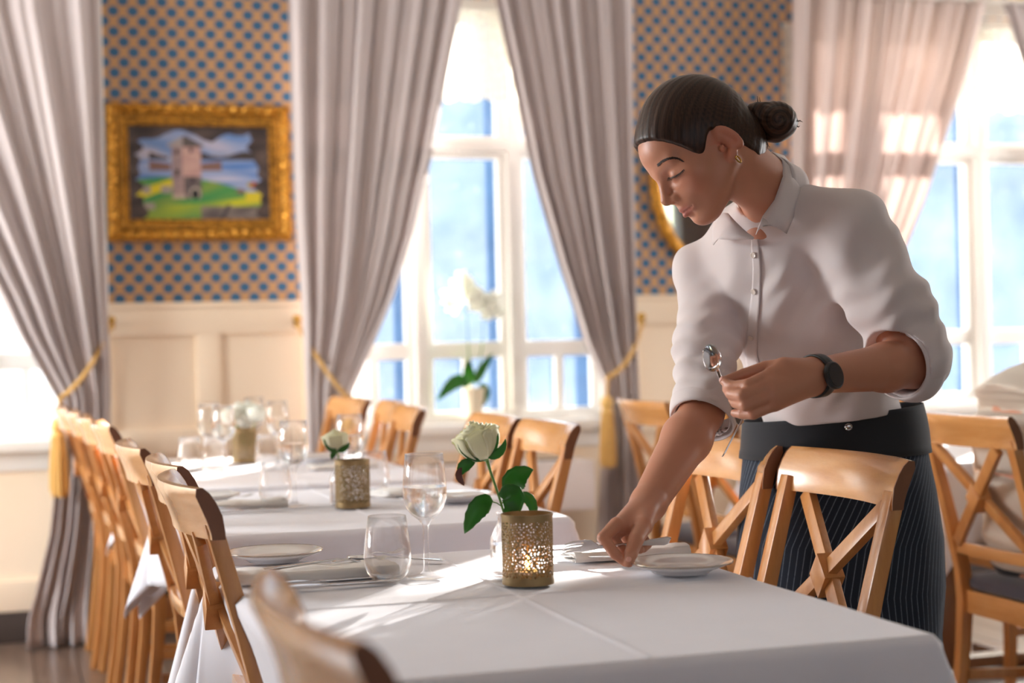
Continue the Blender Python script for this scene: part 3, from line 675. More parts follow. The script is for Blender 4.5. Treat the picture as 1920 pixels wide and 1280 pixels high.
def cut(kind, loc, rz, label, rot=None, s=1.0):
    o = tag(empty(kind, loc, rz), label, kind.split('_')[-1], 'steel table ' + {'table_knife': 'knives', 'table_fork': 'forks'}.get(kind, 'spoons')); o.scale = (s, s, s)
    if rot is not None: o.rotation_euler = rot
    if kind == 'table_knife':
        taper([(-.11, 0, .004), (-.10, 0, .005), (-.04, 0, .005), (.0, 0, .004)], [(.010, .005), (.014, .007), (.011, .007), (.009, .005)], 'handle', o)
        taper([(0, 0, .004), (.02, 0, .004), (.08, .001, .004), (.108, .004, .004), (.118, .007, .004)], [(.009, .003), (.017, .0016), (.019, .0014), (.014, .0012), (.004, .001)], 'blade', o)
    else:
        taper([(-.105, 0, .003), (-.095, 0, .004), (-.04, 0, .006), (.02, 0, .010), (.04, 0, .008)], [(.012, .002), (.017, .0025), (.008, .003), (.006, .003), (.007, .003)], 'handle', o)
        if kind == 'table_fork':
            taper([(.04, 0, .008), (.055, 0, .004), (.068, 0, .003)], [(.007, .002), (.022, .002), (.024, .002)], 'neck', o)
            for k in range(4): taper([(.066, -.0095 + .0063 * k, .003), (.09, -.0093 + .0062 * k, .004), (.108, -.009 + .006 * k, .009)], [(.0036, .002), (.003, .0018), (.0018, .0012)], 'tine', o)
        else:
            P = []; L, B = (.030, .0195)
            for i in range(13):
                rr = i / 12; P.append([(.068 + L * rr * math.cos(a) + .002 * math.cos(a), B * rr * math.sin(a) * (1 - .12 * math.cos(a)), .0008 + .0085 * rr ** 2) for a in [2 * PI * k / 28 for k in range(29)]])
            MB().grid(P).build('spoon_bowl', M['steel'], o, smooth=True, solid=.0014, angle=0)
    return o
def on(px, py, z=TZ): p = atz(px, py, z); return (p[0], p[1], z)
cut('table_knife', on(617, 1100), .02, 'steel table knife nearest the front, beside the tumbler')
cut('table_knife', on(600, 1093), .05, 'second steel table knife, between the front knife and the napkin')
cut('table_fork', on(610, 1061, TZ + .012), .12, 'steel fork lying across the napkin beside the far corner plate')
cut('dessert_fork', on(700, 1040), .5, 'dessert fork seen through the tumbler') if False else None
cut('table_fork', on(690, 1046), .55, 'steel fork seen through the tumbler, behind the napkin', s=.8)
cut('table_spoon', on(738, 1052), 2.6, 'steel spoon seen through the tumbler', s=.85)
cut('table_knife', on(1110, 1031), 3.1, 'steel knife gleaming in the sun beyond the napkin near the hand')
cut('table_spoon', on(1128, 1052, TZ + .003), -1.0, 'steel spoon lying beside the candle holder, bowl towards the small plate', s=.95)
cut('table_knife', on(448, 959), .02, 'steel knife on the second table in front of the folded napkin')
cut('table_knife', on(440, 955), .04, 'steel knife on the second table touching the folded napkin')
cut('table_fork', on(425, 936, TZ + .004), .6, 'steel fork standing out beside the small plate on the second table', s=.8)
cut('table_spoon', on(690, 936), 2.4, 'dark steel spoon on the second table, beside the dotted candle holder', s=.9)
cut('table_fork', on(745, 936), -.5, 'steel fork on the second table, beside the large wine glass', s=.9)
cut('table_spoon', on(505, 858), 2.5, 'steel spoon on the far table, behind the wine glasses')
def wine_glass(p, label, level=.5, s=1.0, meshes={}):
    o = tag(empty('wine_glass', (p[0], p[1], TZ)), label, 'wine glass', 'wine glasses'); o.scale = (s, s, s)
    if not meshes:
        out = [(0, 0), (.031, 0), (.0325, .0012), (.031, .0022), (.012, .006), (.0055, .011), (.0042, .02), (.0038, .05), (.0042, .075), (.006, .086), (.012, .0935), (.022, .101), (.030, .112), (.0345, .126), (.0355, .138), (.0350, .155), (.0325, .18), (.0308, .199)]
        inn = [(.0299, .199), (.0315, .18), (.034, .155), (.0345, .138), (.0335, .126), (.029, .1135), (.021, .1035), (.011, .0975), (0, .096)]
        a = MB().lathe(out + inn, 40).build('bowl_and_stem', M['glass'], o, smooth=True, angle=0)
        wt = [(0, .0963), (.011, .0978), (.0208, .1038), (.0287, .1138), (.0332, .1262), (.0342, .138), (.0341, .146), (0, .146)]
        b = MB().lathe(wt, 40).build('water', M['water'], o, smooth=True, angle=40); meshes.update(a=a, b=b)
    else:
        for k in 'ab': c = meshes[k].copy(); C.objects.link(c); c.parent = o
    return o
def tumbler(p, label, meshes={}):
    o = tag(empty('tumbler', (p[0], p[1], TZ)), label, 'tumbler', 'stemless tumblers')
    if not meshes:
        out = [(0, 0), (.021, 0), (.025, .002), (.033, .012), (.0375, .026), (.0385, .036), (.037, .055), (.0335, .08), (.0302, .103)]
        inn = [(.0294, .103), (.0326, .08), (.036, .055), (.0374, .036), (.0364, .027), (.0318, .014), (.024, .0065), (.012, .005), (0, .005)]
        meshes['a'] = MB().lathe(out + inn, 40).build('glass_wall', M['glass'], o, smooth=True, angle=0)
    else: c = meshes['a'].copy(); C.objects.link(c); c.parent = o
    return o
wine_glass(on(800, 1082), 'large sharp wine glass half full of water on the nearest table')
tumbler(on(728, 1087), 'large sharp empty tumbler on the nearest table')
tumbler(on(517, 947), 'tumbler on the second table beside its wine glass and knives')
wine_glass(on(553, 948), 'wine glass on the second table just behind the tumbler')
wine_glass(on(658, 926), 'wine glass on the second table behind the small white rose')
tumbler(on(703, 922), 'tumbler on the second table right of the dotted candle holder')
tumbler(on(357, 884), 'tumbler on the far table, leftmost by the sunlit cloth')
tumbler(on(404, 887), 'tumbler on the far table in front of two wine glasses')
wine_glass(on(394, 879), 'wine glass on the far table, farthest left of its four')
wine_glass(on(421, 886), 'wine glass on the far table, left of the gold candle holder')
wine_glass(on(479, 858), 'wine glass on the far table, right of the bunch of white roses')
wine_glass(on(522, 872), 'wine glass on the far table, farthest from the bunch of white roses')
tumbler(on(503, 878), 'tumbler on the far table, behind the second table wine glass')
# perforated candle holders
def holder_mat():
    t = NT('antique_gold_metal'); n = t.noise(40, 4); t.set(Base_Color=t.mix(n, srgb(132, 110, 74), srgb(160, 136, 96)), Roughness=.45, Metallic=.55); return t.m
M['holder'] = holder_mat()
def candle_holder(p, label, lit, meshes={}):
    o = tag(empty('candle_holder', (p[0], p[1], TZ)), label, 'candle holder', 'perforated gold candle holders')
    R_, H_ = .0395, .108
    if not meshes:
        rnd = random.Random(4); na, nz = 340, 150; cells = []
        ga, gz = 46, 20
        pts = np.array([((i + .5 * (j % 2) + rnd.uniform(-.36, .36)) / ga * 2 * PI * R_, .012 + (H_ - .022) * (j + .5 + rnd.uniform(-.3, .3)) / gz) for i in range(ga) for j in range(gz)])
        P = [[(R_ * math.cos(2 * PI * j / na), R_ * math.sin(2 * PI * j / na), H_ * i / nz) for j in range(na + 1)] for i in range(nz + 1)]
        m = MB().grid(P); keep = []; per = 2 * PI * R_
        A = (np.arange(na) + .5) / na * per; Z = (np.arange(nz) + .5) / nz * H_
        for i, z in enumerate(Z):
            near = pts[np.abs(pts[:, 1] - z) < .006]
            if z < .011 or z > H_ - .008 or len(near) == 0: keep += list(range(i * na, (i + 1) * na)); continue
            dx = np.abs(A[:, None] - near[None, :, 0]); dx = np.minimum(dx, per - dx); d = np.sort(np.hypot(dx, z - near[None, :, 1]), axis=1)
            hole = (d[:, 0] < .00185) & (d[:, 1] - d[:, 0] > .0007); keep += [i * na + j for j in range(na) if not hole[j]]
        m.f = [m.f[k] for k in keep]
        a = m.build('perforated_sleeve', M['holder'], o, smooth=True, solid=.0009, angle=0)
        b = MB().lathe([(0, 0), (R_ + .0008, 0), (R_ + .0012, .004), (R_ + .0008, .008), (R_ - .002, .008), (R_ - .002, .003), (0, .003)], 48).build('base', M['holder'], o, smooth=True)
        c = MB().lathe([(R_ - .001, H_ - .003), (R_ + .0012, H_ - .003), (R_ + .0012, H_ + .001), (R_ - .001, H_ + .001), (R_ - .001, H_ - .003)], 48).build('rolled_rim', M['holder'], o, smooth=True); meshes.update(a=a, b=b, c=c)
    else:
        for k in 'abc': q = meshes[k].copy(); C.objects.link(q); q.parent = o
    if lit:
        t = tag(empty('tealight_candle', (p[0], p[1], TZ + .004)), 'lit tealight glowing inside the front gold candle holder', 'candle')
        MB().lathe([(0, 0), (.019, 0), (.019, .016), (.0183, .016), (.0183, .002), (0, .002)], 32).build('cup', M['steel'], t, smooth=True)
        wx = plain('wax', srgb(250, 240, 220), .5, Subsurface_Weight=.3); MB().lathe([(0, .002), (.018, .002), (.018, .013), (0, .012)], 32).build('wax', wx, t, smooth=True)
        MB().tube([(0, 0, .012), (.0005, 0, .020)], .0007, 6).build('wick', M['dark'], t)
        fm = NT('flame'); e = fm.n('ShaderNodeEmission'); e.inputs[0].default_value = (1, .42, .08, 1); e.inputs[1].default_value = 22; fm.l(e.outputs[0], fm.o.inputs[0])
        MB().lathe([(0, .017), (.003, .020), (.0042, .025), (.003, .033), (.001, .040), (0, .043)], 12).build('flame', fm.m, t, smooth=True)
        l = bpy.data.lights.new('candle_flame_light', 'POINT'); l.energy = .05; l.color = (1, .5, .18); l.shadow_soft_size = .006
        lo = bpy.data.objects.new('candle_flame_light', l); C.objects.link(lo); lo.location = (p[0], p[1], TZ + .034)
    return o
ch1 = np.array(on(995, 1095)); ch1[1] += .012
candle_holder(ch1, 'gold perforated candle holder glowing in front of the big rose', True)
candle_holder(on(662, 950), 'gold perforated candle holder in front of the small white rose', False)
candle_holder(on(459, 866), 'gold perforated candle holder on the far table below the bunch of roses', False)
# bud vases, roses
M['stem'] = plain('green_stem', srgb(104, 146, 70), .45, var=.15, scale=60)
def leaf_mat():
    t = NT('rose_leaf'); n = t.noise(60, 4); t.set(Base_Color=t.mix(n, srgb(34, 84, 30), srgb(62, 122, 48)), Roughness=.4)
    tr = t.n('ShaderNodeBsdfTranslucent'); tr.inputs[0].default_value = (*srgb(90, 160, 40), 1); m = t.n('ShaderNodeMixShader'); m.inputs[0].default_value = .3
    t.l(t.b.outputs[0], m.inputs[1]); t.l(tr.outputs[0], m.inputs[2]); t.l(m.outputs[0], t.o.inputs[0]); return t.m
M['leaf'] = leaf_mat()
M['petal'] = cloth('cream_rose_petal', srgb(246, 244, 214), .35, 60, .6, .2, .05)
M['petal_white'] = cloth('white_petal', srgb(252, 252, 244), .4, 60, .6, .2, .05)
M['dry'] = plain('browned_leaf', srgb(92, 50, 40), .6)
def vase(p, label, meshes={}):
    o = tag(empty('bud_vase', (p[0], p[1], TZ)), label, 'vase', 'small glass bottle vases')
    if not meshes:
        out = [(0, 0), (.022, 0), (.0258, .003), (.0258, .05), (.0246, .062), (.0175, .078), (.0125, .088), (.0122, .096), (.0145, .098), (.0145, .103)]
        inn = [(.0125, .103), (.0105, .096), (.0108, .088), (.0153, .077), (.0230, .061), (.0241, .05), (.0241, .006), (.020, .004), (0, .004)]
        a = MB().lathe(out + inn, 36).build('bottle', M['glass'], o, smooth=True, angle=0)
        b = MB().lathe([(0, .0045), (.020, .0045), (.0238, .0065), (.0238, .052), (0, .052)], 36).build('water', M['water'], o, smooth=True, angle=40); meshes.update(a=a, b=b)
    else:
        for k in 'ab': q = meshes[k].copy(); C.objects.link(q); q.parent = o
    return o
def leaf(pts, wmax, name, parent, mat, nrm, cup=.25):
    pts = [Vector(p) for p in pts]; n = 12; P = []
    def bez(t):
        q = pts[:]
        while len(q) > 1: q = [a.lerp(b, t) for a, b in zip(q, q[1:])]
        return q[0]
    nrm = Vector(nrm)
    for i in range(n + 1):
        t = i / n; c = bez(t); d = (bez(min(1, t + .02)) - bez(max(0, t - .02))).normalized(); sd = d.cross(nrm).normalized(); up = sd.cross(d)
        wd = wmax * (math.sin(PI * min(1, t ** .75 * .97 + .02)) ** .8) * (1 + .05 * math.sin(t * 40)) if 0 < t < 1 else .0004
        P.append([tuple(c + sd * wd * k / 3 + up * (abs(k) / 3) ** 1.5 * wd * cup) for k in (-3, -2, -1, 0, 1, 2, 3)])
    return MB().grid(P).build(name, mat, parent, smooth=True, solid=.0006, angle=0)
def rose_bloom(c, ax, R, parent, mat, seed=1, layers=6):
    c = Vector(c); q = Vector((0, 0, 1)).rotation_difference(Vector(ax)); rnd = random.Random(seed); k = 0
    for L in range(layers):
        f = L / (layers - 1); npet = 3 + L // 2 + (L > 2); rb = R * (.14 + .86 * f); h = R * (.98 + .10 * (1 - f)) * (1 - .22 * f)
        for j in range(npet):
            a0 = 2 * PI * j / npet + L * 1.1 + rnd.uniform(-.2, .2); wa = (2 * PI / npet) * (.85 if L else 1.2); P = []
            for i in range(9):
                t = i / 8; row = []
                for s in range(11):
                    u = s / 5 - 1; a = a0 + u * wa * (.62 + .1 * t)
                    r = rb * (math.sin(PI * (.12 + .56 * t)) ** .8 + .26 * f * max(0, t - .72) * 3.2 * max(0, t - .72) * 3 - .02 * (1 - f)) * (1 + .05 * u * u * t)
                    zz = -R * .80 + (h + R * .72) * t * (1 - .10 * (abs(u) ** 3) * t) - .16 * R * f * max(0, t - .75) * 4
                    r += .03 * R * math.sin(u * 5 + j) * t ** 3 * f; zz -= .03 * R * math.sin(u * 4 + L) * t
                    row.append(tuple(c + q @ Vector((r * math.cos(a), r * math.sin(a), zz))))
                P.append(row)
            MB().grid(P).build('petal', mat, parent, smooth=True, solid=.0008, angle=0); k += 1
V3_ = lambda *a: np.array(a, float)
VD = 2.655
vp = atd(950, 1076, VD); vp[2] = TZ
vase(vp, 'small glass bottle vase half behind the front gold candle holder')
rose = tag(empty('white_rose', tuple(vp)), 'large cream white rose in the bottle vase on the nearest table', 'rose')
Lr = lambda x, y, d=VD: Vector(atd(x, y, d)) - Vector(vp)
MB().tube([Lr(958, 1075), Lr(953, 1000), Lr(946, 965), Lr(934, 925, VD - .005), Lr(920, 885, VD - .01), Lr(912, 858, VD - .012)], [.0019, .0019, .0019, .002, .0023, .0032], 8).build('stem', M['stem'], rose, smooth=True)
bl = empty('bloom', (0, 0, 0), parent=rose); bax = (Lr(893, 805) - Lr(912, 858)).normalized()
rose_bloom(Lr(897, 829, VD - .014), bax, .0355, bl, M['petal'], 3)
MB().ball(Lr(909, 855, VD - .012), .0085, 12, 8).build('hip', M['stem'], rose, smooth=True)
tv = Vector(-CF)
for pts, w_ in (([(915, 858), (945, 852), (948, 822)], .007), ([(905, 860), (872, 856), (858, 832)], .006), ([(912, 860), (880, 862), (866, 838)], .006), ([(916, 856), (932, 840), (934, 812)], .004)):
    leaf([Lr(*p, VD - .03) for p in pts], w_, 'sepal', rose, M['leaf'], tv, .1)
leaf([Lr(893, 863, VD - .02), Lr(862, 872, VD - .03), Lr(868, 880, VD - .03), Lr(862, 892, VD - .03)], .010, 'leaf', rose, M['leaf'], tv, .2)
leaf([Lr(866, 876, VD - .03), Lr(852, 892, VD - .035), Lr(866, 900, VD - .03), Lr(870, 910, VD - .03)], .0055, 'withered_leaf', rose, M['dry'], tv, .2)
MB().tube([Lr(942, 950), Lr(932, 943), Lr(922, 940)], .0009, 6).build('leaf_stalk', M['stem'], rose, smooth=True)
leaf([Lr(924, 939), Lr(898, 938, VD - .02), Lr(886, 968, VD - .03), Lr(871, 1000, VD - .02)], .0165, 'leaf', rose, M['leaf'], tv, .25)
leaf([Lr(934, 927, VD - .03), Lr(976, 915, VD - .04), Lr(966, 950, VD - .05), Lr(944, 978, VD - .04)], .0185, 'leaf', rose, M['leaf'], tv, .15)
leaf([Lr(960, 926), Lr(956, 900, VD - .01), Lr(975, 885, VD - .02), Lr(1000, 880, VD - .02)], .0195, 'leaf', rose, M['leaf'], tv, .2)
leaf([Lr(973, 925), Lr(996, 928, VD + .01), Lr(1002, 950, VD + .01), Lr(1003, 978, VD + .01)], .009, 'leaf', rose, M['leaf'], tv, .5)
MB().tube([Lr(940, 945), Lr(952, 930), Lr(962, 925), Lr(975, 925)], .0009, 6).build('leaf_stalk', M['stem'], rose, smooth=True)
vp2 = np.array(on(662, 950)) + V3_(-.012, .078, 0); vase(vp2, 'small glass bottle vase behind the second gold candle holder')
r2 = tag(empty('white_rose', tuple(vp2)), 'small white rose on the second table', 'rose')
d2 = float((vp2 - O0) @ CF); L2 = lambda x, y, d=d2: Vector(atd(x, y, d)) - Vector(vp2)
MB().tube([L2(650, 935), L2(645, 900), L2(638, 872), L2(632, 845)], .002, 8).build('stem', M['stem'], r2, smooth=True)
b2 = empty('bloom', parent=r2); rose_bloom(L2(629, 827), (L2(628, 810) - L2(632, 845)).normalized(), .029, b2, M['petal'], 6)
for pts in ([(632, 846), (616, 842), (606, 822)], [(632, 846), (650, 842), (656, 828)], [(631, 848), (622, 850), (622, 862)]): leaf([L2(*p, d2 - .02) for p in pts], .007, 'sepal', r2, M['leaf'], tv, .1)
vp3 = np.array(on(459, 866)) + V3_(0, .075, 0); vase(vp3, 'small glass bottle vase behind the far gold candle holder')
bq = tag(empty('rose_bunch', tuple(vp3)), 'bunch of white roses on the far table', 'flowers'); d3 = float((vp3 - O0) @ CF); L3 = lambda x, y, d=d3: Vector(atd(x, y, d)) - Vector(vp3)
for i, (x, y) in enumerate(((432, 779), (447, 771), (466, 768), (481, 776), (457, 786))):
    b = empty('bloom', parent=bq); rose_bloom(L3(x, y, d3 + .02 * (i % 3 - 1)), (.1 * (i - 2), 0, 1), .032, b, M['petal_white'], 10 + i, 4)
    MB().tube([L3(459, 850), L3(458, 830), L3(x, y + 12, d3 + .02 * (i % 3 - 1))], .0018, 6).build('stem', M['stem'], bq, smooth=True)
for pts in ([(456, 825), (446, 812), (440, 795)], [(456, 825), (460, 806), (452, 790)], [(457, 826), (470, 815), (474, 798)], [(458, 832), (448, 826), (440, 812)], [(458, 832), (468, 828), (476, 815)], [(458, 830), (454, 815), (462, 800)]): leaf([L3(*p) for p in pts], .018, 'leaf', bq, M['leaf'], tv, .2)
# ------------------------------------------------------------------ orchid on the window sill
OY = 6.66; ob = aty(891, 778, OY); ob[2] = .776
orc = tag(empty('potted_orchid', tuple(ob)), 'white orchid in a tall cream pot on the window sill', 'plant')
Lo = lambda x, y, Y=OY: Vector(aty(x, y, Y)) - Vector(ob)
pot = plain('cream_pot', srgb(236, 222, 196), .35)
MB().lathe([(0, 0), (.030, 0), (.034, .06), (.043, .136), (.046, .14), (.046, .146), (.041, .146), (.040, .13), (0, .128)], 32).build('pot', pot, orc, smooth=True, angle=50)
for pts, w_ in (([(878, 722), (865, 708), (850, 712), (838, 730), (818, 752)], .030), ([(884, 722), (876, 700), (876, 690), (880, 672)], .026), ([(890, 720), (898, 700), (910, 680), (925, 662)], .020), ([(898, 722), (912, 724), (912, 745), (905, 762)], .022), ([(880, 722), (868, 716), (858, 722)], .02)):
    leaf([Lo(*p, OY - .03 * (i == 3)) for i, p in enumerate(pts)], w_, 'leaf', orc, M['leaf'], (0, -1, .3), .25)
for k, pts in enumerate(([(884, 720), (878, 650), (876, 600), (870, 560), (862, 545)], [(892, 720), (904, 650), (906, 610), (914, 575), (925, 560)])):
    MB().tube([Lo(*p) for p in pts], .0025, 6).build('flower_stem', M['stem'], orc, smooth=True)
rnd = random.Random(3)
for x, y in ((842, 556), (858, 538), (868, 524), (872, 552), (884, 540), (896, 556), (888, 568), (908, 568), (922, 560), (912, 584), (930, 580), (850, 572)):
    fl_ = empty('flower', Lo(x, y, OY - rnd.uniform(.0, .05)), parent=orc); rr = .042
    for j in range(5):
        a = 2 * PI * j / 5 + rnd.uniform(-.3, .3); wv = .62 if j % 2 else .9; P = []
        for i in range(6):
            t = i / 5; P.append([(rr * (t * math.cos(a) - u * wv * .5 * math.sin(PI * (t * .85 + .1)) * math.sin(a)), -.006 - .008 * math.sin(PI * t) + .003 * u * u, rr * (t * math.sin(a) + u * wv * .5 * math.sin(PI * (t * .85 + .1)) * math.cos(a))) for u in (-1, -.5, 0, .5, 1)])
        MB().grid(P).build('petal', M['petal_white'], fl_, smooth=True, solid=.0008, angle=0)
# ------------------------------------------------------------------ people: smooth bodies from blended solids, meshed with surface nets
V3 = lambda *a: np.array(a, float)
class Solid:
    def __init__(s, xs, ys, zs):
        s.ax = [np.asarray(a, np.float32) for a in (xs, ys, zs)]; s.F = np.full([len(a) for a in s.ax], 1.0, np.float32)
    def sub(s, lo, hi):
        sl = tuple(slice(max(0, np.searchsorted(a, l) - 1), min(len(a), np.searchsorted(a, h) + 1)) for a, l, h in zip(s.ax, lo, hi))
        X, Y, Z = s.ax[0][sl[0]][:, None, None], s.ax[1][sl[1]][None, :, None], s.ax[2][sl[2]][None, None, :]
        return sl, X, Y, Z
    def put(s, fn, lo, hi, k=.01, mode='add'):
        m = k + .012; lo, hi = np.asarray(lo) - m, np.asarray(hi) + m; sl, X, Y, Z = s.sub(lo, hi)
        if min(x.stop - x.start for x in sl) <= 0: return s
        D = fn(X, Y, Z).astype(np.float32); A = s.F[sl]
        if mode == 'cut': A, D = -A, D
        h = np.maximum(k - np.abs(A - D), 0) / k if k > 0 else 0
        R_ = np.minimum(A, D) - h * h * k * .25
        s.F[sl] = -R_ if mode == 'cut' else R_
        return s
    def cone(s, p0, p1, r0, r1, k=.01, mode='add', flat=None, cap=None):   # tapered capsule; flat=(dir, scale) squeezes it; cap: plane normal that ends it
        p0, p1 = np.asarray(p0, float), np.asarray(p1, float); v = p1 - p0; vv = float(v @ v) + 1e-12
        def fn(X, Y, Z):
            dx, dy, dz = X - p0[0], Y - p0[1], Z - p0[2]; t = np.clip((dx * v[0] + dy * v[1] + dz * v[2]) / vv, 0, 1)
            ex, ey, ez = dx - t * v[0], dy - t * v[1], dz - t * v[2]
            q = ex * ex + ey * ey + ez * ez
            if flat is not None:
                d = flat[0]; g = ex * d[0] + ey * d[1] + ez * d[2]; q = q + g * g * (1 / flat[1] ** 2 - 1)
            o = np.sqrt(q) - (r0 + (r1 - r0) * t)
            if cap is not None: o = np.maximum(o, -(dx * cap[0] + dy * cap[1] + dz * cap[2]))
            return o
        r = max(r0, r1); return s.put(fn, np.minimum(p0, p1) - r, np.maximum(p0, p1) + r, k, mode)
    def ball(s, c, rad, axes=None, k=.01, mode='add'):
        c = np.asarray(c, float); rad = np.broadcast_to(np.asarray(rad, float), 3); A = np.eye(3) if axes is None else np.asarray(axes)
        def fn(X, Y, Z):
            dx, dy, dz = X - c[0], Y - c[1], Z - c[2]; q = 0; g = 0
            for a, r in zip(A, rad): e = dx * a[0] + dy * a[1] + dz * a[2]; q = q + (e / r) ** 2; g = g + (e / r ** 2) ** 2
            n = np.sqrt(q); return n * (n - 1) / np.maximum(np.sqrt(g), 1e-6)
        m = max(rad); return s.put(fn, c - m, c + m, k, mode)
    def rings(s, cs, L, f, ab, k=.03, grow=0.0):                          # stack of oval sections
        cs = [np.asarray(c, float) for c in cs]
        for (c0, c1), (w0, w1) in zip(zip(cs, cs[1:]), zip(ab, ab[1:])):
            v = c1 - c0; vv = float(v @ v); ln = math.sqrt(vv)
            def fn(X, Y, Z):
                dx, dy, dz = X - c0[0], Y - c0[1], Z - c0[2]; tt = (dx * v[0] + dy * v[1] + dz * v[2]) / vv; t = np.clip(tt, 0, 1)
                ex, ey, ez = dx - t * v[0], dy - t * v[1], dz - t * v[2]; u = ex * L[0] + ey * L[1] + ez * L[2]; w_ = ex * f[0] + ey * f[1] + ez * f[2]
                a, b = w0[0] + (w1[0] - w0[0]) * t + grow, w0[1] + (w1[1] - w0[1]) * t + grow
                q = np.sqrt((u / a) ** 2 + (w_ / b) ** 2); d = (q - 1) * np.minimum(a, b); al = np.abs(tt - t) * ln
                return np.where(al > 0, np.sqrt(np.maximum(d, 0) ** 2 + al ** 2) + np.minimum(d, 0) * 0, d)
            r = max(w0 + w1) + grow; s.put(fn, np.minimum(c0, c1) - r, np.maximum(c0, c1) + r, k)
        return s
    def loft(s, cs, L, f, ab, k=.03, grow=0.0):                          # one smooth tube of oval sections along the whole spine
        cs = np.array(cs, float); ab = np.array(ab, float) + grow; A = cs[-1] - cs[0]; ln = np.linalg.norm(A); A = A / ln; ts = (cs - cs[0]) @ A / ln
        tt = np.linspace(0, 1, 60)
        def sm(v):
            y = np.interp(tt, ts, v); q = np.pad(y, 6, mode='reflect', reflect_type='odd'); return np.convolve(q, np.ones(13) / 13, 'valid')
        cc = [sm(cs[:, i]) for i in range(3)]; aa, bb = sm(ab[:, 0]), sm(ab[:, 1])
        def fn(X, Y, Z):
            t0 = ((X - cs[0][0]) * A[0] + (Y - cs[0][1]) * A[1] + (Z - cs[0][2]) * A[2]) / ln; t = np.clip(t0, 0, 1)
            c = [np.interp(t, tt, v) for v in cc]; a, b = np.interp(t, tt, aa), np.interp(t, tt, bb); al = np.abs(t0 - t) * ln
            dx, dy, dz = X - c[0], Y - c[1], Z - c[2]; u = dx * L[0] + dy * L[1] + dz * L[2]; w_ = dx * f[0] + dy * f[1] + dz * f[2]
            q = np.sqrt((u / a) ** 2 + (w_ / b) ** 2); d = (q - 1) * np.minimum(a, b)
            return np.where(al > 0, np.sqrt(np.maximum(d, 0) ** 2 + al ** 2), d)
        r = ab.max(); return s.put(fn, cs.min(0) - r, cs.max(0) + r, k)
    def mesh(s):
        F = s.F; I = F < 0; c = np.zeros([n - 1 for n in F.shape], np.int8)
        for i in (0, 1):
            for j in (0, 1):
                for k in (0, 1): c += I[i:I.shape[0] - 1 + i, j:I.shape[1] - 1 + j, k:I.shape[2] - 1 + k]
        cells = np.argwhere((c > 0) & (c < 8)); del c
        idx = np.full([n - 1 for n in F.shape], -1, np.int32); idx[tuple(cells.T)] = np.arange(len(cells))
        P = np.zeros((len(cells), 3)); N = np.zeros(len(cells)); i, j, k = cells.T; ax = s.ax
        for d in range(3):
            o = [q for q in range(3) if q != d]
            for a in (0, 1):
                for b in (0, 1):
                    q0 = [i, j, k]; q0[o[0]] = q0[o[0]] + a; q0[o[1]] = q0[o[1]] + b; q1 = list(q0); q1[d] = q1[d] + 1
                    f0, f1 = F[tuple(q0)], F[tuple(q1)]; m = (f0 < 0) != (f1 < 0); t = np.where(m, f0 / np.where(m, f0 - f1, 1), 0)
                    for e in range(3):
                        v = ax[e][q0[e]] + (t * (ax[d][q1[d]] - ax[d][q0[d]]) if e == d else 0); P[:, e] += np.where(m, v, 0)
                    N += m
        P /= N[:, None]; faces = []
        for d in range(3):
            o = [(d + 1) % 3, (d + 2) % 3]; n = list(F.shape); n[d] -= 1
            sl0 = [slice(1, -1)] * 3; sl0[d] = slice(0, n[d]); sl1 = list(sl0); sl1[d] = slice(1, n[d] + 1)
            A, B = I[tuple(sl0)], I[tuple(sl1)]; e = np.argwhere(A != B); sg = A[tuple(e.T)]
            base = e.copy(); base[:, o[0]] += 1; base[:, o[1]] += 1
            qs = []
            for a, b in ((-1, -1), (0, -1), (0, 0), (-1, 0)):
                q = base.copy(); q[:, o[0]] += a; q[:, o[1]] += b; qs.append(idx[tuple(q.T)])
            f = np.stack(qs, 1); f[~sg] = f[~sg][:, ::-1]; faces.append(f)
        Fc = np.concatenate(faces); return P, Fc[(Fc >= 0).all(1)]
def link_np(name, P, Fc, mat, parent=None, color=None, smooth_it=0, origin=(0, 0, 0)):
    if smooth_it:
        e = np.concatenate([Fc[:, [0, 1]], Fc[:, [1, 2]], Fc[:, [2, 3]], Fc[:, [3, 0]]])
        for _ in range(smooth_it):
            S = np.zeros_like(P); n = np.zeros(len(P))
            for d in range(3): S[:, d] = np.bincount(e[:, 0], P[e[:, 1], d], len(P)) + np.bincount(e[:, 1], P[e[:, 0], d], len(P))
            n = np.bincount(e[:, 0], minlength=len(P)) + np.bincount(e[:, 1], minlength=len(P)); P = P * .5 + .5 * S / np.maximum(n, 1)[:, None]
    me = bpy.data.meshes.new(name); Q = P - np.asarray(origin); me.vertices.add(len(Q)); me.vertices.foreach_set('co', Q.astype(np.float32).ravel())
    me.loops.add(Fc.size); me.loops.foreach_set('vertex_index', Fc.astype(np.int32).ravel()); me.polygons.add(len(Fc))
    me.polygons.foreach_set('loop_start', np.arange(0, Fc.size, 4, dtype=np.int32)); me.polygons.foreach_set('use_smooth', np.ones(len(Fc), bool)); me.update(calc_edges=True); me.validate()
    if color is not None: at = me.color_attributes.new('paint', 'FLOAT_COLOR', 'POINT'); at.data.foreach_set('color', np.concatenate([color(P), np.ones((len(P), 1))], 1).astype(np.float32).ravel())
    me.materials.append(mat); o = bpy.data.objects.new(name, me); C.objects.link(o)
    if parent: o.parent = parent
    return o, P
from mathutils.bvhtree import BVHTree
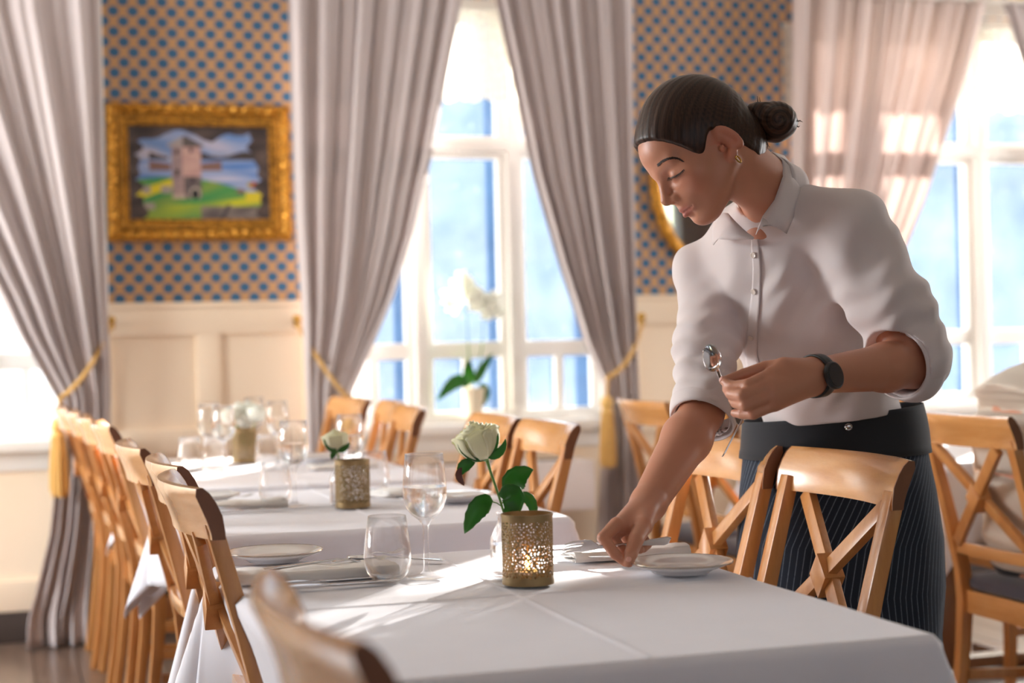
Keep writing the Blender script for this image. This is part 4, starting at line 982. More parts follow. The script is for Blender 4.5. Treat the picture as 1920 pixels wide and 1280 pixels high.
class Surf:                                                            # where the sight line through a pixel meets a surface
    def __init__(s, P, Fc): s.t = BVHTree.FromPolygons([tuple(p) for p in P], [tuple(int(i) for i in f) for f in Fc])
    def hit(s, x, y, off=0.0):
        d = Vector(ray(x, y)); h, n, _, _ = s.t.ray_cast(Vector(O0), d.normalized())
        return None if h is None else h + n * (off if n.dot(d) < 0 else -off)
    def nrm(s, x, y):
        d = Vector(ray(x, y)); h, n, _, _ = s.t.ray_cast(Vector(O0), d.normalized()); return n if n.dot(d) < 0 else -n
def skin_mat(name):
    t = NT(name); a = t.n('ShaderNodeAttribute'); a.attribute_name = 'paint'; n = t.noise(220, 3); n2 = t.noise(30, 3)
    c = t.mix(t.math('MULTIPLY', n2, .35), a.outputs['Color'], t.mix(.5, a.outputs['Color'], srgb(190, 110, 90)))
    t.set(Base_Color=c, Roughness=.42, Subsurface_Weight=.12, Specular_IOR_Level=.45); t.b.inputs['Subsurface Radius'].default_value = (.012, .004, .002); t.bump(n, .12, .0006); return t.m
M['skin'] = skin_mat('skin')
M['shirt'] = cloth('white_cotton_shirt', srgb(230, 220, 219), .12, 700, .85, .15)
M['navy'] = cloth('black_apron_cloth', srgb(30, 32, 38), 0, 500, .85, .15)
def stripe_mat():
    t = NT('pinstriped_apron_cloth'); a = t.n('ShaderNodeAttribute'); a.attribute_name = 'paint'; s = t.n('ShaderNodeSeparateColor'); t.l(a.outputs['Color'], s.inputs[0])
    f = t.math('FRACT', t.math('MULTIPLY', s.outputs[0], 82)); d = t.math('LESS_THAN', t.math('ABSOLUTE', t.math('SUBTRACT', f, .5)), .06)
    n = t.noise(300, 3); dd = t.math('MULTIPLY', d, t.math('MULTIPLY_ADD', n, .9, .1)); t.set(Base_Color=t.mix(dd, srgb(30, 38, 52), srgb(140, 150, 164)), Roughness=.9); t.bump(t.noise(700, 1), .15, .0005); return t.m
M['stripe'] = stripe_mat()
def hair_mat(name):
    t = NT(name); a = t.n('ShaderNodeAttribute'); a.attribute_name = 'paint'; t.set(Base_Color=a.outputs['Color'], Roughness=.42, Specular_IOR_Level=.3); return t.m
M['hair'] = hair_mat('brown_hair'); M['lash'] = plain('dark_brow_hair', srgb(58, 38, 30), .6)
# --- the waitress: landmarks found along sight lines, at their own depths
J = {k: atd(*v) for k, v in dict(hip=(1572, 890, 3.28), waist=(1560, 775, 3.24), mid=(1528, 650, 3.16), chest=(1492, 545, 3.08), upper=(1470, 465, 3.02), clav=(1458, 405, 2.985), neck=(1450, 362, 2.97),
    shR=(1328, 510, 3.10), elR=(1317, 772, 2.95), wrR=(1216, 943, 2.775), shL=(1592, 432, 2.90), elL=(1712, 682, 2.86), wrL=(1535, 704, 2.70)).items()}
fwd = V3(-.78, -.62, 0); fwd /= np.linalg.norm(fwd); lft = V3(-fwd[1], fwd[0], 0)
Rv, Uv, Bv = CR, CU, -CF
hu = -.632 * Rv + .775 * Uv; hu /= np.linalg.norm(hu); hb = -.775 * Rv - .632 * Uv; hb /= np.linalg.norm(hb)
hf = math.cos(.26) * hb + math.sin(.26) * Bv; hl = np.cross(hu, hf); HAX = np.array([hf, hu, hl])
HC = atd(1360, 270, 2.815) - .075 * hl
H = lambda f, u, l: HC + f * hf + u * hu + l * hl
def grid_axis(lo, hi, st): return np.arange(lo, hi + st, st)
st = .0027
allj = np.array(list(J.values()) + [HC, atd(1122, 1009, 2.66)])
bs = Solid(grid_axis(.86, 1.80, st), grid_axis(2.36, 3.12, st), np.concatenate([np.arange(-.02, .72, .014), grid_axis(.72, HC[2] + .19, st)]))
def head(b):
    b.ball(H(-.002, .048, 0), (.094, .094, .073), HAX, .01)
    b.ball(H(.045, .056, 0), (.061, .055, .057), HAX, .02).ball(H(.046, -.008, 0), (.056, .074, .054), HAX, .02)
    for s_ in (-1, 1):
        b.ball(H(.058, -.004, s_ * .036), .022, None, .035).cone(H(.004, -.026, s_ * .050), H(.070, -.070, s_ * .018), .017, .0165, .025)
        b.cone(H(.095, .035, s_ * .010), H(.080, .040, s_ * .042), .0095, .008, .012)
        b.ball(H(.104, .013, s_ * .031), (.014, .0125, .016), HAX, .010, 'cut')
        b.ball(H(.0825, .012, s_ * .0305), .0142, None, .003)
    b.ball(H(.083, -.067, 0), (.0175, .0175, .019), HAX, .02).ball(H(.083, -.036, 0), (.024, .024, .028), HAX, .015)
    b.cone(H(.098, .026, 0), H(.117, -.009, 0), .0082, .0085, .010).ball(H(.1178, -.0105, 0), .0092, None, .005)
    b.cone(H(.106, -.020, 0), H(.117, -.013, 0), .005, .006, .006)
    for s_ in (-1, 1):
        b.ball(H(.1055, -.0165, s_ * .0112), (.0085, .0075, .0062), HAX, .006); b.ball(H(.1115, -.0212, s_ * .0062), (.004, .003, .0028), HAX, .003, 'cut')
        b.cone(H(.1055, -.0405, s_ * .001), H(.0925, -.0455, s_ * .0225), .0056, .0028, .005)
        b.cone(H(.1045, -.0510, s_ * .001), H(.0925, -.0468, s_ * .0215), .0064, .003, .005)
    for s_ in (-1, 1): b.cone(H(.1118, -.0456, 0), H(.0965, -.0462, s_ * .0235), .0016, .0014, .0025, 'cut')
    b.cone(H(.104, -.0605, -.012), H(.104, -.0605, .012), .0035, .0035, .008, 'cut')
    for s_ in (-1, 1):                                                  # ears, leaning back
        ea = np.array([hf * .94 - hu * .34, hf * .34 + hu * .94, hl]); ea[0] = ea[0] * .93 + hl * s_ * -.36; ea[0] /= np.linalg.norm(ea[0]); ea[2] = np.cross(ea[0], ea[1]); ea[2] /= np.linalg.norm(ea[2])
        c = H(-.012, .006, s_ * .0755)
        b.ball(c, (.0150, .031, .0075), ea, .006); b.ball(H(.0, -.021, s_ * .0725), (.009, .010, .006), HAX, .008)
        b.ball(c + hl * s_ * .0085 + hf * .003, (.0088, .0205, .0075), ea, .003, 'cut'); b.ball(H(.002, .002, s_ * .078), (.007, .010, .006), HAX, .004, 'cut'); b.ball(H(.008, -.002, s_ * .072), (.005, .007, .006), HAX, .004)
head(bs)
nk0 = H(-.030, -.030, 0); bs.cone(nk0, J['neck'], .050, .053, .022).cone(J['neck'], J['clav'], .053, .066, .02)
bs.cone(H(.005, -.050, 0), J['neck'] + fwd * .03 - V3(0, 0, .02), .018, .026, .03)
TR = [J['hip'], J['waist'], J['mid'], J['chest'], J['upper'], J['clav']]; AB = [(.135, .095), (.112, .080), (.115, .082), (.120, .085), (.115, .072), (.090, .060)]
bs.loft(TR, lft, fwd, AB, .03)
bs.cone(J['clav'], J['shR'], .042, .046, .03).cone(J['clav'], J['shL'], .042, .046, .03)
def arm(b, S, E, Wr, ru, re, rf, rw, k=.015): b.cone(S, E, ru, re, k); m = E + (Wr - E) * .30; b.cone(E, m, re, rf, k).cone(m, Wr, rf, rw, k)
arm(bs, J['shR'], J['elR'], J['wrR'], .042, .037, .043, .030); arm(bs, J['shL'], J['elL'], J['wrL'], .046, .040, .0405, .029)
def fingers(b, fl):
    for pts, rs in fl:
        for (p, q), (r, r2) in zip(zip(pts, pts[1:]), zip(rs, rs[1:])): b.cone(atd(*p), atd(*q), r, r2, .0022)
# right hand: reaching down, thumb and forefinger pinching the fork
pR = [atd(1160, 985, 2.685), atd(1172, 988, 2.70), atd(1186, 990, 2.72), atd(1198, 990, 2.742)]
for p, r in zip(pR, (.0135, .014, .0135, .0125)): bs.cone(J['wrR'], p, .024, r, .012)
bs.cone(J['wrR'], atd(1206, 985, 2.69), .022, .0165, .015)
fingers(bs, [([(1156, 982, 2.68), (1131, 1008, 2.655), (1152, 1037, 2.645), (1173, 1054, 2.648)], (.0118, .0100, .0090, .0078)),
    ([(1170, 985, 2.70), (1149, 1010, 2.685), (1168, 1033, 2.672), (1182, 1043, 2.668)], (.0118, .0100, .0088, .0078)),
    ([(1186, 988, 2.72), (1172, 1010, 2.712), (1188, 1027, 2.702), (1200, 1030, 2.70)], (.0112, .0094, .0084, .0074)),
    ([(1199, 988, 2.742), (1206, 1008, 2.735), (1214, 1020, 2.722), (1206, 1029, 2.712)], (.0102, .0084, .0076, .0068)),
    ([(1206, 985, 2.69), (1192, 1012, 2.655), (1183, 1038, 2.638), (1179, 1054, 2.640)], (.0155, .0128, .0108, .0085))])
# left hand: back of the hand to the camera, holding the spoon upright
pL = [atd(1447, 703, 2.645), atd(1443, 722, 2.63), atd(1444, 741, 2.625), atd(1452, 757, 2.63)]
for p, r in zip(pL, (.0140, .0145, .0140, .0130)): bs.cone(J['wrL'], p, .0255, r, .012)
bs.cone(J['wrL'], atd(1470, 690, 2.66), .024, .018, .015)
fingers(bs, [([(1447, 703, 2.645), (1402, 722, 2.620), (1374, 724, 2.640), (1360, 716, 2.652)], (.0125, .0102, .0090, .0076)),
    ([(1443, 722, 2.632), (1392, 741, 2.606), (1371, 738, 2.632), (1363, 729, 2.650)], (.0128, .0106, .0094, .0080)),
    ([(1444, 741, 2.625), (1398, 759, 2.606), (1380, 755, 2.632), (1374, 748, 2.650)], (.0122, .0102, .0090, .0078)),
    ([(1452, 757, 2.630), (1412, 776, 2.616), (1391, 776, 2.632), (1377, 774, 2.645)], (.0112, .0090, .0080, .0068)),
    ([(1470, 690, 2.66), (1436, 690, 2.668), (1396, 702, 2.664), (1358, 714, 2.660)], (.0165, .0122, .0102, .0080))])
FT = [V3(J['hip'][0] + lft[0] * q * .08, J['hip'][1] + lft[1] * q * .08, 0) for q in (-1, 1)]
for q, F0 in zip((-1, 1), FT):
    h0 = J['hip'] + lft * q * .07 - V3(0, 0, .08); kn = F0 + V3(0, 0, .47) + fwd * .02
    bs.cone(h0, kn, .062, .048, .03).cone(kn, F0 + V3(0, 0, .09), .046, .036, .02).cone(F0 + V3(0, 0, .04), F0 + fwd * .15 + V3(0, 0, .03), .036, .03, .02)
bP, bF = bs.mesh(); del bs
def skin_color(P):
    base = np.tile(np.array(srgb(192, 134, 106)), (len(P), 1)); q = P - HC; f, u, l = q @ hf, q @ hu, q @ hl
    hd = np.exp(-((f / .14) ** 4 + (u / .14) ** 4 + (l / .12) ** 4))
    def blend(w_, c): nonlocal base; w_ = np.clip(w_, 0, 1)[:, None]; base = base * (1 - w_) + np.array(srgb(*c)) * w_
    blend(hd * .35, (206, 148, 120))
    ck = np.exp(-(((f - .075) / .025) ** 2 + ((u + .012) / .022) ** 2 + ((np.abs(l) - .045) / .02) ** 2)); blend(ck * .35, (206, 120, 100))
    lw = np.exp(-np.abs((u + .0458) / .0098) ** 4) * np.exp(-np.abs(l / .0225) ** 4) * (f > .091); blend(lw * .75, (176, 92, 86))
    er = (np.abs(l) > .066) * np.exp(-(((f + .008) / .03) ** 4 + (u / .035) ** 4)); blend(er * .45, (206, 116, 92))
    ey = np.exp(-(((u - .006) / .008) ** 2 + ((np.abs(l) - .031) / .016) ** 2)) * (f > .06); blend(ey * .35, (150, 96, 80))
    return base
wm = tag(empty('person', (J['hip'][0], J['hip'][1], 0)), 'waitress in white shirt and pinstriped apron leaning over the nearest table, holding a spoon', 'person')
WO = np.array(wm.location)
body, bP = link_np('body', bP, bF, M['skin'], wm, skin_color, 1, WO)
SK = Surf(bP, bF); W_ = lambda p: tuple(np.asarray(p) - WO)
# shirt
sh = Solid(grid_axis(1.02, 1.80, .0036), grid_axis(2.40, 3.16, .0036), grid_axis(.84, 1.50, .0036))
SB = [(.128, .092), (.138, .098), (.152, .112), (.158, .118), (.150, .104), (.112, .080)]
ST = [J['hip'] + V3(0, 0, .05)] + TR[1:]
sh.loft(ST, lft, fwd, SB, .03)
cL, cR_ = J['shL'], J['shR']
sh.cone(J['clav'], cR_, .062, .060, .03).cone(J['clav'], cL, .060, .068, .03)
sh.cone(cR_, atd(1326, 640, 3.03), .060, .056, .02).cone(atd(1326, 640, 3.03), atd(1317, 780, 2.945), .056, .055, .02)
sh.cone(cL, atd(1660, 560, 2.87), .070, .070, .03).cone(atd(1660, 560, 2.87), atd(1714, 668, 2.858), .070, .064, .02)
dL = J['wrL'] - J['elL']; dL /= np.linalg.norm(dL); dR = J['wrR'] - J['elR']; dR /= np.linalg.norm(dR)
ceL = J['elL'] + dL * .034; ceR = atd(1316, 786, 2.944); dRc = dR * .45 + (atd(1317, 780, 2.945) - atd(1326, 640, 3.03)) * 3.2; dRc /= np.linalg.norm(dRc)
sh.cone(atd(1714, 668, 2.858), ceL, .060, .058, .02)
def folds(P):                                                         # displacement of the cloth, metres
    x, y, z = P
    a = (x * Rv[0] + y * Rv[1]); b_ = z
    f1 = np.sin((a * 62 - b_ * 30) + 1.6 * np.sin(b_ * 17 + a * 8)); f2 = np.sin((a * 35 + b_ * 58) + 1.3 * np.sin(a * 23))
    f3 = np.sin((a * 118 - b_ * 66) + 2.2 * np.sin(b_ * 29 - a * 14)) * np.clip(np.sin(a * 21 + b_ * 13 + .7), 0, 1)
    return .0042 * f1 * (.6 + .4 * np.sin(b_ * 11 + 1)) + .0014 * f2 + .0017 * f3
X, Y, Z = np.meshgrid(*sh.ax, indexing='ij', sparse=True)
D = folds((X, Y, Z)).astype(np.float32)
def along(A, B): # distance along an arm and from it
    v = B - A; L_ = np.linalg.norm(v); v = v / L_; t = (X - A[0]) * v[0] + (Y - A[1]) * v[1] + (Z - A[2]) * v[2]; return t, L_
for A, B, n, ph in ((atd(1326, 600, 3.05), atd(1317, 780, 2.945), 150, .4), (atd(1650, 540, 2.88), J['elL'], 130, 1.1)):
    t, L_ = along(A, B); q = (X - A[0]) * Rv[0] + (Y - A[1]) * Rv[1]; r2 = (X - (A[0] + B[0]) / 2) ** 2 + (Y - (A[1] + B[1]) / 2) ** 2 + (Z - (A[2] + B[2]) / 2) ** 2
    D = D + (.0040 * np.sin(t * n + 26 * q + ph + 1.2 * np.sin(q * 60)) * np.exp(-r2 / .012)).astype(np.float32)
sh.F += D; del D
sh.cone(ceR, ceR + dRc * .2, .085, .085, .003, 'cut', cap=dRc).cone(ceR - dRc * .03, ceR, .047, .049, .002, 'cut')
sh.cone(ceL, ceL + dL * .2, .062, .062, .004, 'cut', cap=dL).cone(ceL - dL * .03, ceL, .049, .051, .002, 'cut')
nd = H(-.02, -.04, 0) - J['neck']; nd /= np.linalg.norm(nd)
hemx = (X - J['waist'][0]) * Rv[0] + (Y - J['waist'][1]) * Rv[1]; sh.F = np.maximum(sh.F, (J['waist'][2] - .008 + .10 * hemx - Z).astype(np.float32))
sh.cone(J['neck'] - nd * .01, J['neck'] + nd * .10, .058, .062, .004, 'cut').ball(atd(1402, 402, 2.88), (.030, .03, .034), None, .006, 'cut')
sP, sF = sh.mesh(); del sh
def cuff(name, c, ax, r0, r1, ln):
    e1 = np.cross(ax, V3(0, 0, 1)); e1 /= np.linalg.norm(e1); e2 = np.cross(e1, ax)
    rows = [[W_(c + ax * (ln * (i / 6 - 1)) + (e1 * math.cos(a) + e2 * math.sin(a)) * (r0 + (r1 - r0) * i / 6 + .003 * math.sin(PI * i / 6) + .0012 * math.sin(3 * a + i * .5))) for a in [2 * PI * k / 48 for k in range(49)]] for i in range(7)]
    MB().grid(rows).build(name, M['shirt'], wm, smooth=True, solid=.003, angle=0)
shirt, sP = link_np('shirt', sP, sF, M['shirt'], wm, None, 1, WO); SH = Surf(sP, sF)
cuff('rolled_cuff', ceR + dRc * .004, dRc, .0585, .0565, .050); cuff('rolled_cuff', ceL + dL * .006, dL, .0640, .0575, .048)
def patch(name, outline_a, outline_b, mat, surf=None, off=.004, n=10, solid=.0016, mid=.0):   # cloth between two px edges, (x, y, depth) or draped on a surface
    def along_(pl, t):
        k = t * (len(pl) - 1); i = min(int(k), len(pl) - 2); return tuple(a + (b - a) * (k - i) for a, b in zip(pl[i], pl[i + 1]))
    P = []
    for i in range(n + 1):
        a, b = along_(outline_a, i / n), along_(outline_b, i / n); row = []
        for j in range(6):
            q = tuple(u + (v - u) * j / 5 for u, v in zip(a, b))
            if surf: h = surf.hit(q[0], q[1], off + mid * math.sin(PI * j / 5)); h = h if h is not None else Vector(atd(q[0], q[1], 2.95))
            else: h = Vector(atd(q[0], q[1], q[2] - mid * math.sin(PI * j / 5)))
            row.append(W_(h))
        P.append(row)
    return MB().grid(P).build(name, mat, wm, smooth=True, solid=solid, angle=0)
patch('collar', [(1446, 284, 2.945), (1466, 300, 2.925), (1468, 330, 2.900), (1452, 375, 2.880), (1430, 405, 2.875), (1417, 440, 2.880)], [(1470, 292, 2.985), (1503, 330, 2.950), (1501, 362, 2.915), (1489, 404, 2.892), (1475, 438, 2.876), (1430, 408, 2.868)], M['shirt'], mid=.010)
patch('collar', [(1342, 410, 2.965), (1362, 396, 2.93), (1380, 416, 2.90), (1398, 434, 2.888), (1414, 446, 2.885)], [(1336, 425, 2.962), (1335, 462, 2.94), (1346, 448, 2.915), (1374, 450, 2.893), (1412, 448, 2.884)], M['shirt'], mid=.008)
patch('collar_stand', [(1474, 292, 3.03), (1500, 330, 2.99), (1490, 372, 2.95)], [(1440, 285, 3.03), (1450, 330, 2.985), (1440, 380, 2.93)], M['shirt']) if False else None
patch('placket', [(1409, 452), (1413, 500), (1410, 560), (1402, 620), (1397, 660), (1402, 690)], [(1423, 450), (1428, 500), (1427, 560), (1421, 620), (1420, 660), (1428, 690)], M['shirt'], SH, .0025, 24, .0012)
cb = MB(); e1 = np.cross(nd, fwd); e1 /= np.linalg.norm(e1); e2 = np.cross(e1, nd)
cb.grid([[W_(J['neck'] + nd * (-.02 + .05 * i / 4) + (e2 * math.cos(a) + e1 * math.sin(a)) * (.063 - .003 * i / 4)) for a in [.75 + (2 * PI - 1.5) * k / 40 for k in range(41)]] for i in range(5)]); cb.build('collar_stand', M['shirt'], wm, smooth=True, solid=.002, angle=0)
M['pearl'] = plain('pearl_button', srgb(226, 214, 204), .2)
for x, y in ((1415, 478), (1416, 545), (1410, 630)):
    h = SH.hit(x, y, .0045); n_ = SH.nrm(x, y); q = Vector((0, 0, 1)).rotation_difference(n_)
    b = MB().lathe([(0, 0), (.0052, 0), (.0058, .0012), (.0048, .0020), (.003, .0014), (0, .0014)], 20); b.v = [tuple(Vector(W_(h)) + q @ Vector(p)) for p in b.v]; b.build('shirt_button', M['pearl'], wm, smooth=True)
# apron
def ring_loft(name, rows, mat, ripple=0.0, u_attr=False, closed_top=False, nseg=120):
    P = []; cols = []; 
    for r_i, (xl, xr, y, d) in enumerate(rows):
        c = atd((xl + xr) / 2, y, d); hw = (xr - xl) / 2 * d / FPX; row = []
        for j in range(nseg + 1):
            a = 2 * PI * j / nseg; rp = 1 + ripple * r_i / len(rows) * (math.sin(9 * a + 1) + .6 * math.sin(17 * a + 2 + .1 * r_i))
            row.append(W_(c + (Rv * V3(1, 1, 0) / np.linalg.norm(Rv[:2])) * hw * math.cos(a) * rp + V3(CF[0], CF[1], 0) * hw * .80 * math.sin(a) * rp)); cols.append((a * hw * .86, 0, 0))
        P.append(row)
    o = MB().grid(P).build(name, mat, wm, smooth=True, solid=.002, weld=False, angle=0)
    if u_attr: at = o.data.color_attributes.new('paint', 'FLOAT_COLOR', 'POINT'); at.data.foreach_set('color', [v for c in cols for v in (*c, 1.0)])
    return o
def lerp_rows(rows, n):
    out = []
    for i in range(n + 1):
        k = i / n * (len(rows) - 1); j = min(int(k), len(rows) - 2); out.append(tuple(a + (b - a) * (k - j) for a, b in zip(rows[j], rows[j + 1])))
    return out
def tilt(o, amt=0): return o
wb = ring_loft('apron_waistband', lerp_rows([(1393, 1728, 772, 3.24), (1391, 1735, 800, 3.25), (1387, 1744, 852, 3.26)], 8), M['navy'])
for v in wb.data.vertices:                                             # the band rises towards her left hip
    t = (Vector(v.co) + Vector(WO) - Vector(J['waist'])).dot(Vector(Rv)); v.co.z += .085 * t * (1 if v.co.z > J['waist'][2] - .06 else .2)
ring_loft('apron_skirt', lerp_rows([(1395, 1736, 846, 3.26), (1388, 1752, 920, 3.27), (1383, 1766, 1010, 3.28), (1380, 1769, 1100, 3.28), (1380, 1762, 1190, 3.28), (1374, 1770, 1330, 3.28), (1366, 1780, 1480, 3.28)], 30), M['stripe'], .014, True)
AP = Surf([tuple(np.array(v.co) + WO) for v in wb.data.vertices], [tuple(p.vertices) for p in wb.data.polygons])
h = AP.hit(1590, 799, .004); n_ = AP.nrm(1590, 799)
if h is not None:
    q = Vector((0, 0, 1)).rotation_difference(n_); b = MB().lathe([(0, 0), (.007, 0), (.0075, .0012), (.006, .0024), (.0045, .0016), (.003, .0026), (0, .0028)], 24); b.v = [tuple(Vector(W_(h)) + q @ Vector(p)) for p in b.v]; b.build('snap_button', M['steel'], wm, smooth=True)
tr = Solid(grid_axis(J['hip'][0] - .22, J['hip'][0] + .22, .012), grid_axis(J['hip'][1] - .22, J['hip'][1] + .22, .012), grid_axis(.03, .85, .014))
for q, F0 in zip((-1, 1), FT):
    h0 = J['hip'] + lft * q * .070 - V3(0, 0, .10); kn = F0 + V3(0, 0, .47) + fwd * .02; tr.cone(h0, kn, .072, .060, .03).cone(kn, F0 + V3(0, 0, .07), .058, .052, .02)
tP, tF = tr.mesh(); link_np('trousers', tP, tF, M['navy'], wm, None, 1, WO)
for F0 in FT:
    so2 = Solid(grid_axis(F0[0] - .25, F0[0] + .12, .008), grid_axis(F0[1] - .25, F0[1] + .12, .008), grid_axis(-.01, .14, .008)); so2.cone(F0 + V3(0, 0, .05), F0 + fwd * .15 + V3(0, 0, .038), .046, .038, .02).ball(F0 + V3(0, 0, .07), .05, None, .02)
    so2.F = np.maximum(so2.F, (.002 - so2.ax[2])[None, None, :]); p_, f_ = so2.mesh(); link_np('shoe', p_, f_, M['navy'], wm, None, 1, WO)
# hair, drawn back into a low bun
hs_ = Solid(*[grid_axis(min(HC[i] - .15, HC[i] + .0) , HC[i] + .16, .0026) for i in range(3)])
BUN = atd(1455, 229, 2.905)
hs_.ball(H(-.004, .049, 0), (.103, .1035, .0815), HAX, .01).ball(H(.045, .062, 0), (.0645, .056, .0625), HAX, .02).cone(H(-.06, -.012, 0), H(-.03, -.045, 0), .045, .045, .03)
HX, HY, HZ = np.meshgrid(*[a - c for a, c in zip(hs_.ax, HC)], indexing='ij', sparse=True)
f_ = HX * hf[0] + HY * hf[1] + HZ * hf[2]; u_ = HX * hu[0] + HY * hu[1] + HZ * hu[2]; l_ = np.abs(HX * hl[0] + HY * hl[1] + HZ * hl[2])
kf = [-.2, -.085, -.052, -.034, -.015, .006, .016, .036, .046, .056, .076, .097, .12]; ku = [-.05, -.055, -.052, -.020, .026, .034, .030, .010, .012, .036, .072, .101, .112]
uh = np.interp(f_, kf, ku) - .012 * np.clip(1 - l_ / .05, 0, 1) * (f_ < -.03)
g = (uh - u_) * .75; A = hs_.F; k_ = .007; hh = np.maximum(k_ - np.abs(A - g), 0) / k_; hs_.F = np.maximum(A, g) + hh * hh * k_ * .25
tw = np.arctan2((HX * hl[0] + HY * hl[1] + HZ * hl[2]), u_ * .75 + f_ * .66 + .02); hs_.F += (.00025 * np.sin(tw * 118 + 4 * np.sin(f_ * 40)) + .0003 * np.sin(tw * 63 + 2) + .0003 * np.sin(tw * 21 + 3 * np.sin(f_ * 25))).astype(np.float32)
hP, hF = hs_.mesh(); del hs_
def hair_color(P):
    q = P - HC; f, u, l = q @ hf, q @ hu, q @ hl; tw = np.arctan2(l, u * .75 + f * .66 + .02)
    s = .42 + .14 * np.sin(tw * 91 + 3 * np.sin(f * 30)) + .16 * np.sin(tw * 230 + f * 20) + .12 * np.sin(tw * 47) + .12 * np.sin(tw * 330 + 2 * np.sin(f * 50)); s = np.clip(s, 0, 1)[:, None]
    return np.array(srgb(28, 18, 14)) * (1 - s) + np.array(srgb(74, 48, 34)) * s
link_np('hair', hP, hF, M['hair'], wm, hair_color, 1, WO)
bu = Solid(*[grid_axis(BUN[i] - .06, BUN[i] + .06, .0022) for i in range(3)])
bu.ball(BUN, (.0385, .0385, .036), None, .01).cone(BUN, atd(1418, 212, 2.90), .026, .020, .012)
X, Y, Z = np.meshgrid(*[a - c for a, c in zip(bu.ax, BUN)], indexing='ij', sparse=True); a1 = X * Rv[0] + Y * Rv[1] + Z * Rv[2]; a2 = X * Uv[0] + Y * Uv[1] + Z * Uv[2]; rr = np.sqrt(a1 * a1 + a2 * a2); an = np.arctan2(a2, a1)
bu.F += (.0008 * np.sin(np.hypot(a1 + .012, a2 - .01) * 300 + 1.2 * an) + .0005 * np.sin(np.hypot(a1 + .02, a2 - .02) * 800)).astype(np.float32)
uP, uF = bu.mesh()
def bun_color(P):
    q = P - BUN; r_ = np.hypot(q @ Rv, q @ Uv); s = np.clip(.45 + .3 * np.sin(r_ * 520 + 2 * np.arctan2(q @ Uv, q @ Rv)) + .2 * np.sin(r_ * 1400), 0, 1)[:, None]; return np.array(srgb(28, 18, 14)) * (1 - s) + np.array(srgb(80, 52, 36)) * s
link_np('hair_bun', uP, uF, M['hair'], wm, bun_color, 1, WO)
M['hair_plain'] = plain('dark_brown_hair', srgb(60, 40, 30), .4, var=.3, scale=120)
m = MB()
for pts in ([(1418, 205), (1421, 192), (1420, 180)], [(1420, 208), (1426, 195), (1424, 182)], [(1492, 228), (1500, 226), (1505, 229)], [(1490, 234), (1497, 238), (1500, 236)], [(1436, 262), (1440, 272), (1437, 282)], [(1420, 250), (1432, 266), (1444, 276)], [(1400, 262), (1420, 276), (1434, 284)]):
    m.tube([W_(atd(x, y, 2.895)) for x, y in pts], [.0014, .001, .0003], 5)
m.build('loose_hair', M['hair_plain'], wm, smooth=True)
# brow, lashes, earring, watch, nails
def snap(p, off=.0005): h, n, _, _ = SK.t.find_nearest(Vector(p)); n = n if n.dot(Vector(p - H(.03, .02, 0))) > 0 else -n; return np.array(h + n * off)
def poly(pl, t):
    k = min(t, .9999) * (len(pl) - 1); i = int(k); return tuple(u + (v - u) * (k - i) for u, v in zip(pl[i], pl[i + 1]))
def mirror_face(p): q = np.asarray(p) - HC; return HC + q - 2 * hl * (q @ hl)
def face_pt(x, y, off=.0005):
    h = SK.hit(x, y, off); return np.array(h)
m = MB(); ml = MB()
for flip in (False, True):
    mp = mirror_face if flip else (lambda p: p)
    for k in range(60):
        t = k / 59; x, y = poly([(1232, 311), (1239, 304), (1248, 299), (1259, 296), (1270, 297), (1279, 302)], t); w_ = 3.8 * (1 - t) ** .5 + .8; y += (k * 7 % 5 - 2) / 2 * w_ * .5
        p, q = face_pt(x, y), face_pt(x + 4.5 - 1.2 * (k % 3 == 0), y - 3.0 * (1 - t) + 1.2 * t); m.tube([W_(mp(p)), W_(mp((p + q) / 2 + (p - HC) * .004)), W_(mp(q))], [.0005, .0007, .0002], 5)
    lid = [face_pt(*poly([(1253, 333), (1259, 333), (1267, 330), (1275, 325), (1282, 318)], k / 14), .0006) for k in range(15)]
    ml.tube([W_(mp(p)) for p in lid], [.0006 + .0008 * math.sin(PI * k / 14) for k in range(15)], 6)
    for k, p in enumerate(lid):
        d = -hu * .0035 + hf * (.0045 - .0002 * k) + hl * (.0004 * (k - 5)); ml.tube([W_(mp(p)), W_(mp(p + d * .6)), W_(mp(p + d * 1.1 + hu * .0006))], [.0006, .0005, .0002], 4)
m.build('eyebrow', M['lash'], wm, smooth=True); ml.build('eyelashes', M['lash'], wm, smooth=True)
ec = H(.0, -.034, .077); m = MB(); m.tube([W_(ec + .0065 * (hu * math.cos(a) + hf * math.sin(a) * .6 + hl * .4 * math.sin(a))) for a in [2 * PI * k / 20 for k in range(21)]], .0016, 8); m.build('gold_earring', M['brass'], wm, smooth=True)['label'] = 'small gold hoop earring'
wc = J['wrL'] + dL * .006; uw = V3(0, 0, 1) - dL * dL[2]; uw /= np.linalg.norm(uw); sw = np.cross(dL, uw); sw = sw if sw @ Bv > 0 else -sw
M['watch'] = plain('black_rubber', (.012, .012, .013), .45); M['watch_glass'] = plain('black_watch_glass', (.006, .006, .007), .22)
wt = empty('wristwatch', W_(wc), parent=wm); wt['label'] = 'black round wristwatch'
rows = [[tuple(sw * .0345 * math.cos(a) * 1.0 + uw * .0345 * math.sin(a) + dL * e) for a in [2 * PI * k / 48 for k in range(49)]] for e in (-.010, -.004, .004, .010)]
MB().grid(rows).build('strap', M['watch'], wt, smooth=True, solid=.0026, angle=0)
fd = sw * .93 - dL * .10 + uw * .2; fd /= np.linalg.norm(fd); q = Vector((0, 0, 1)).rotation_difference(Vector(fd))
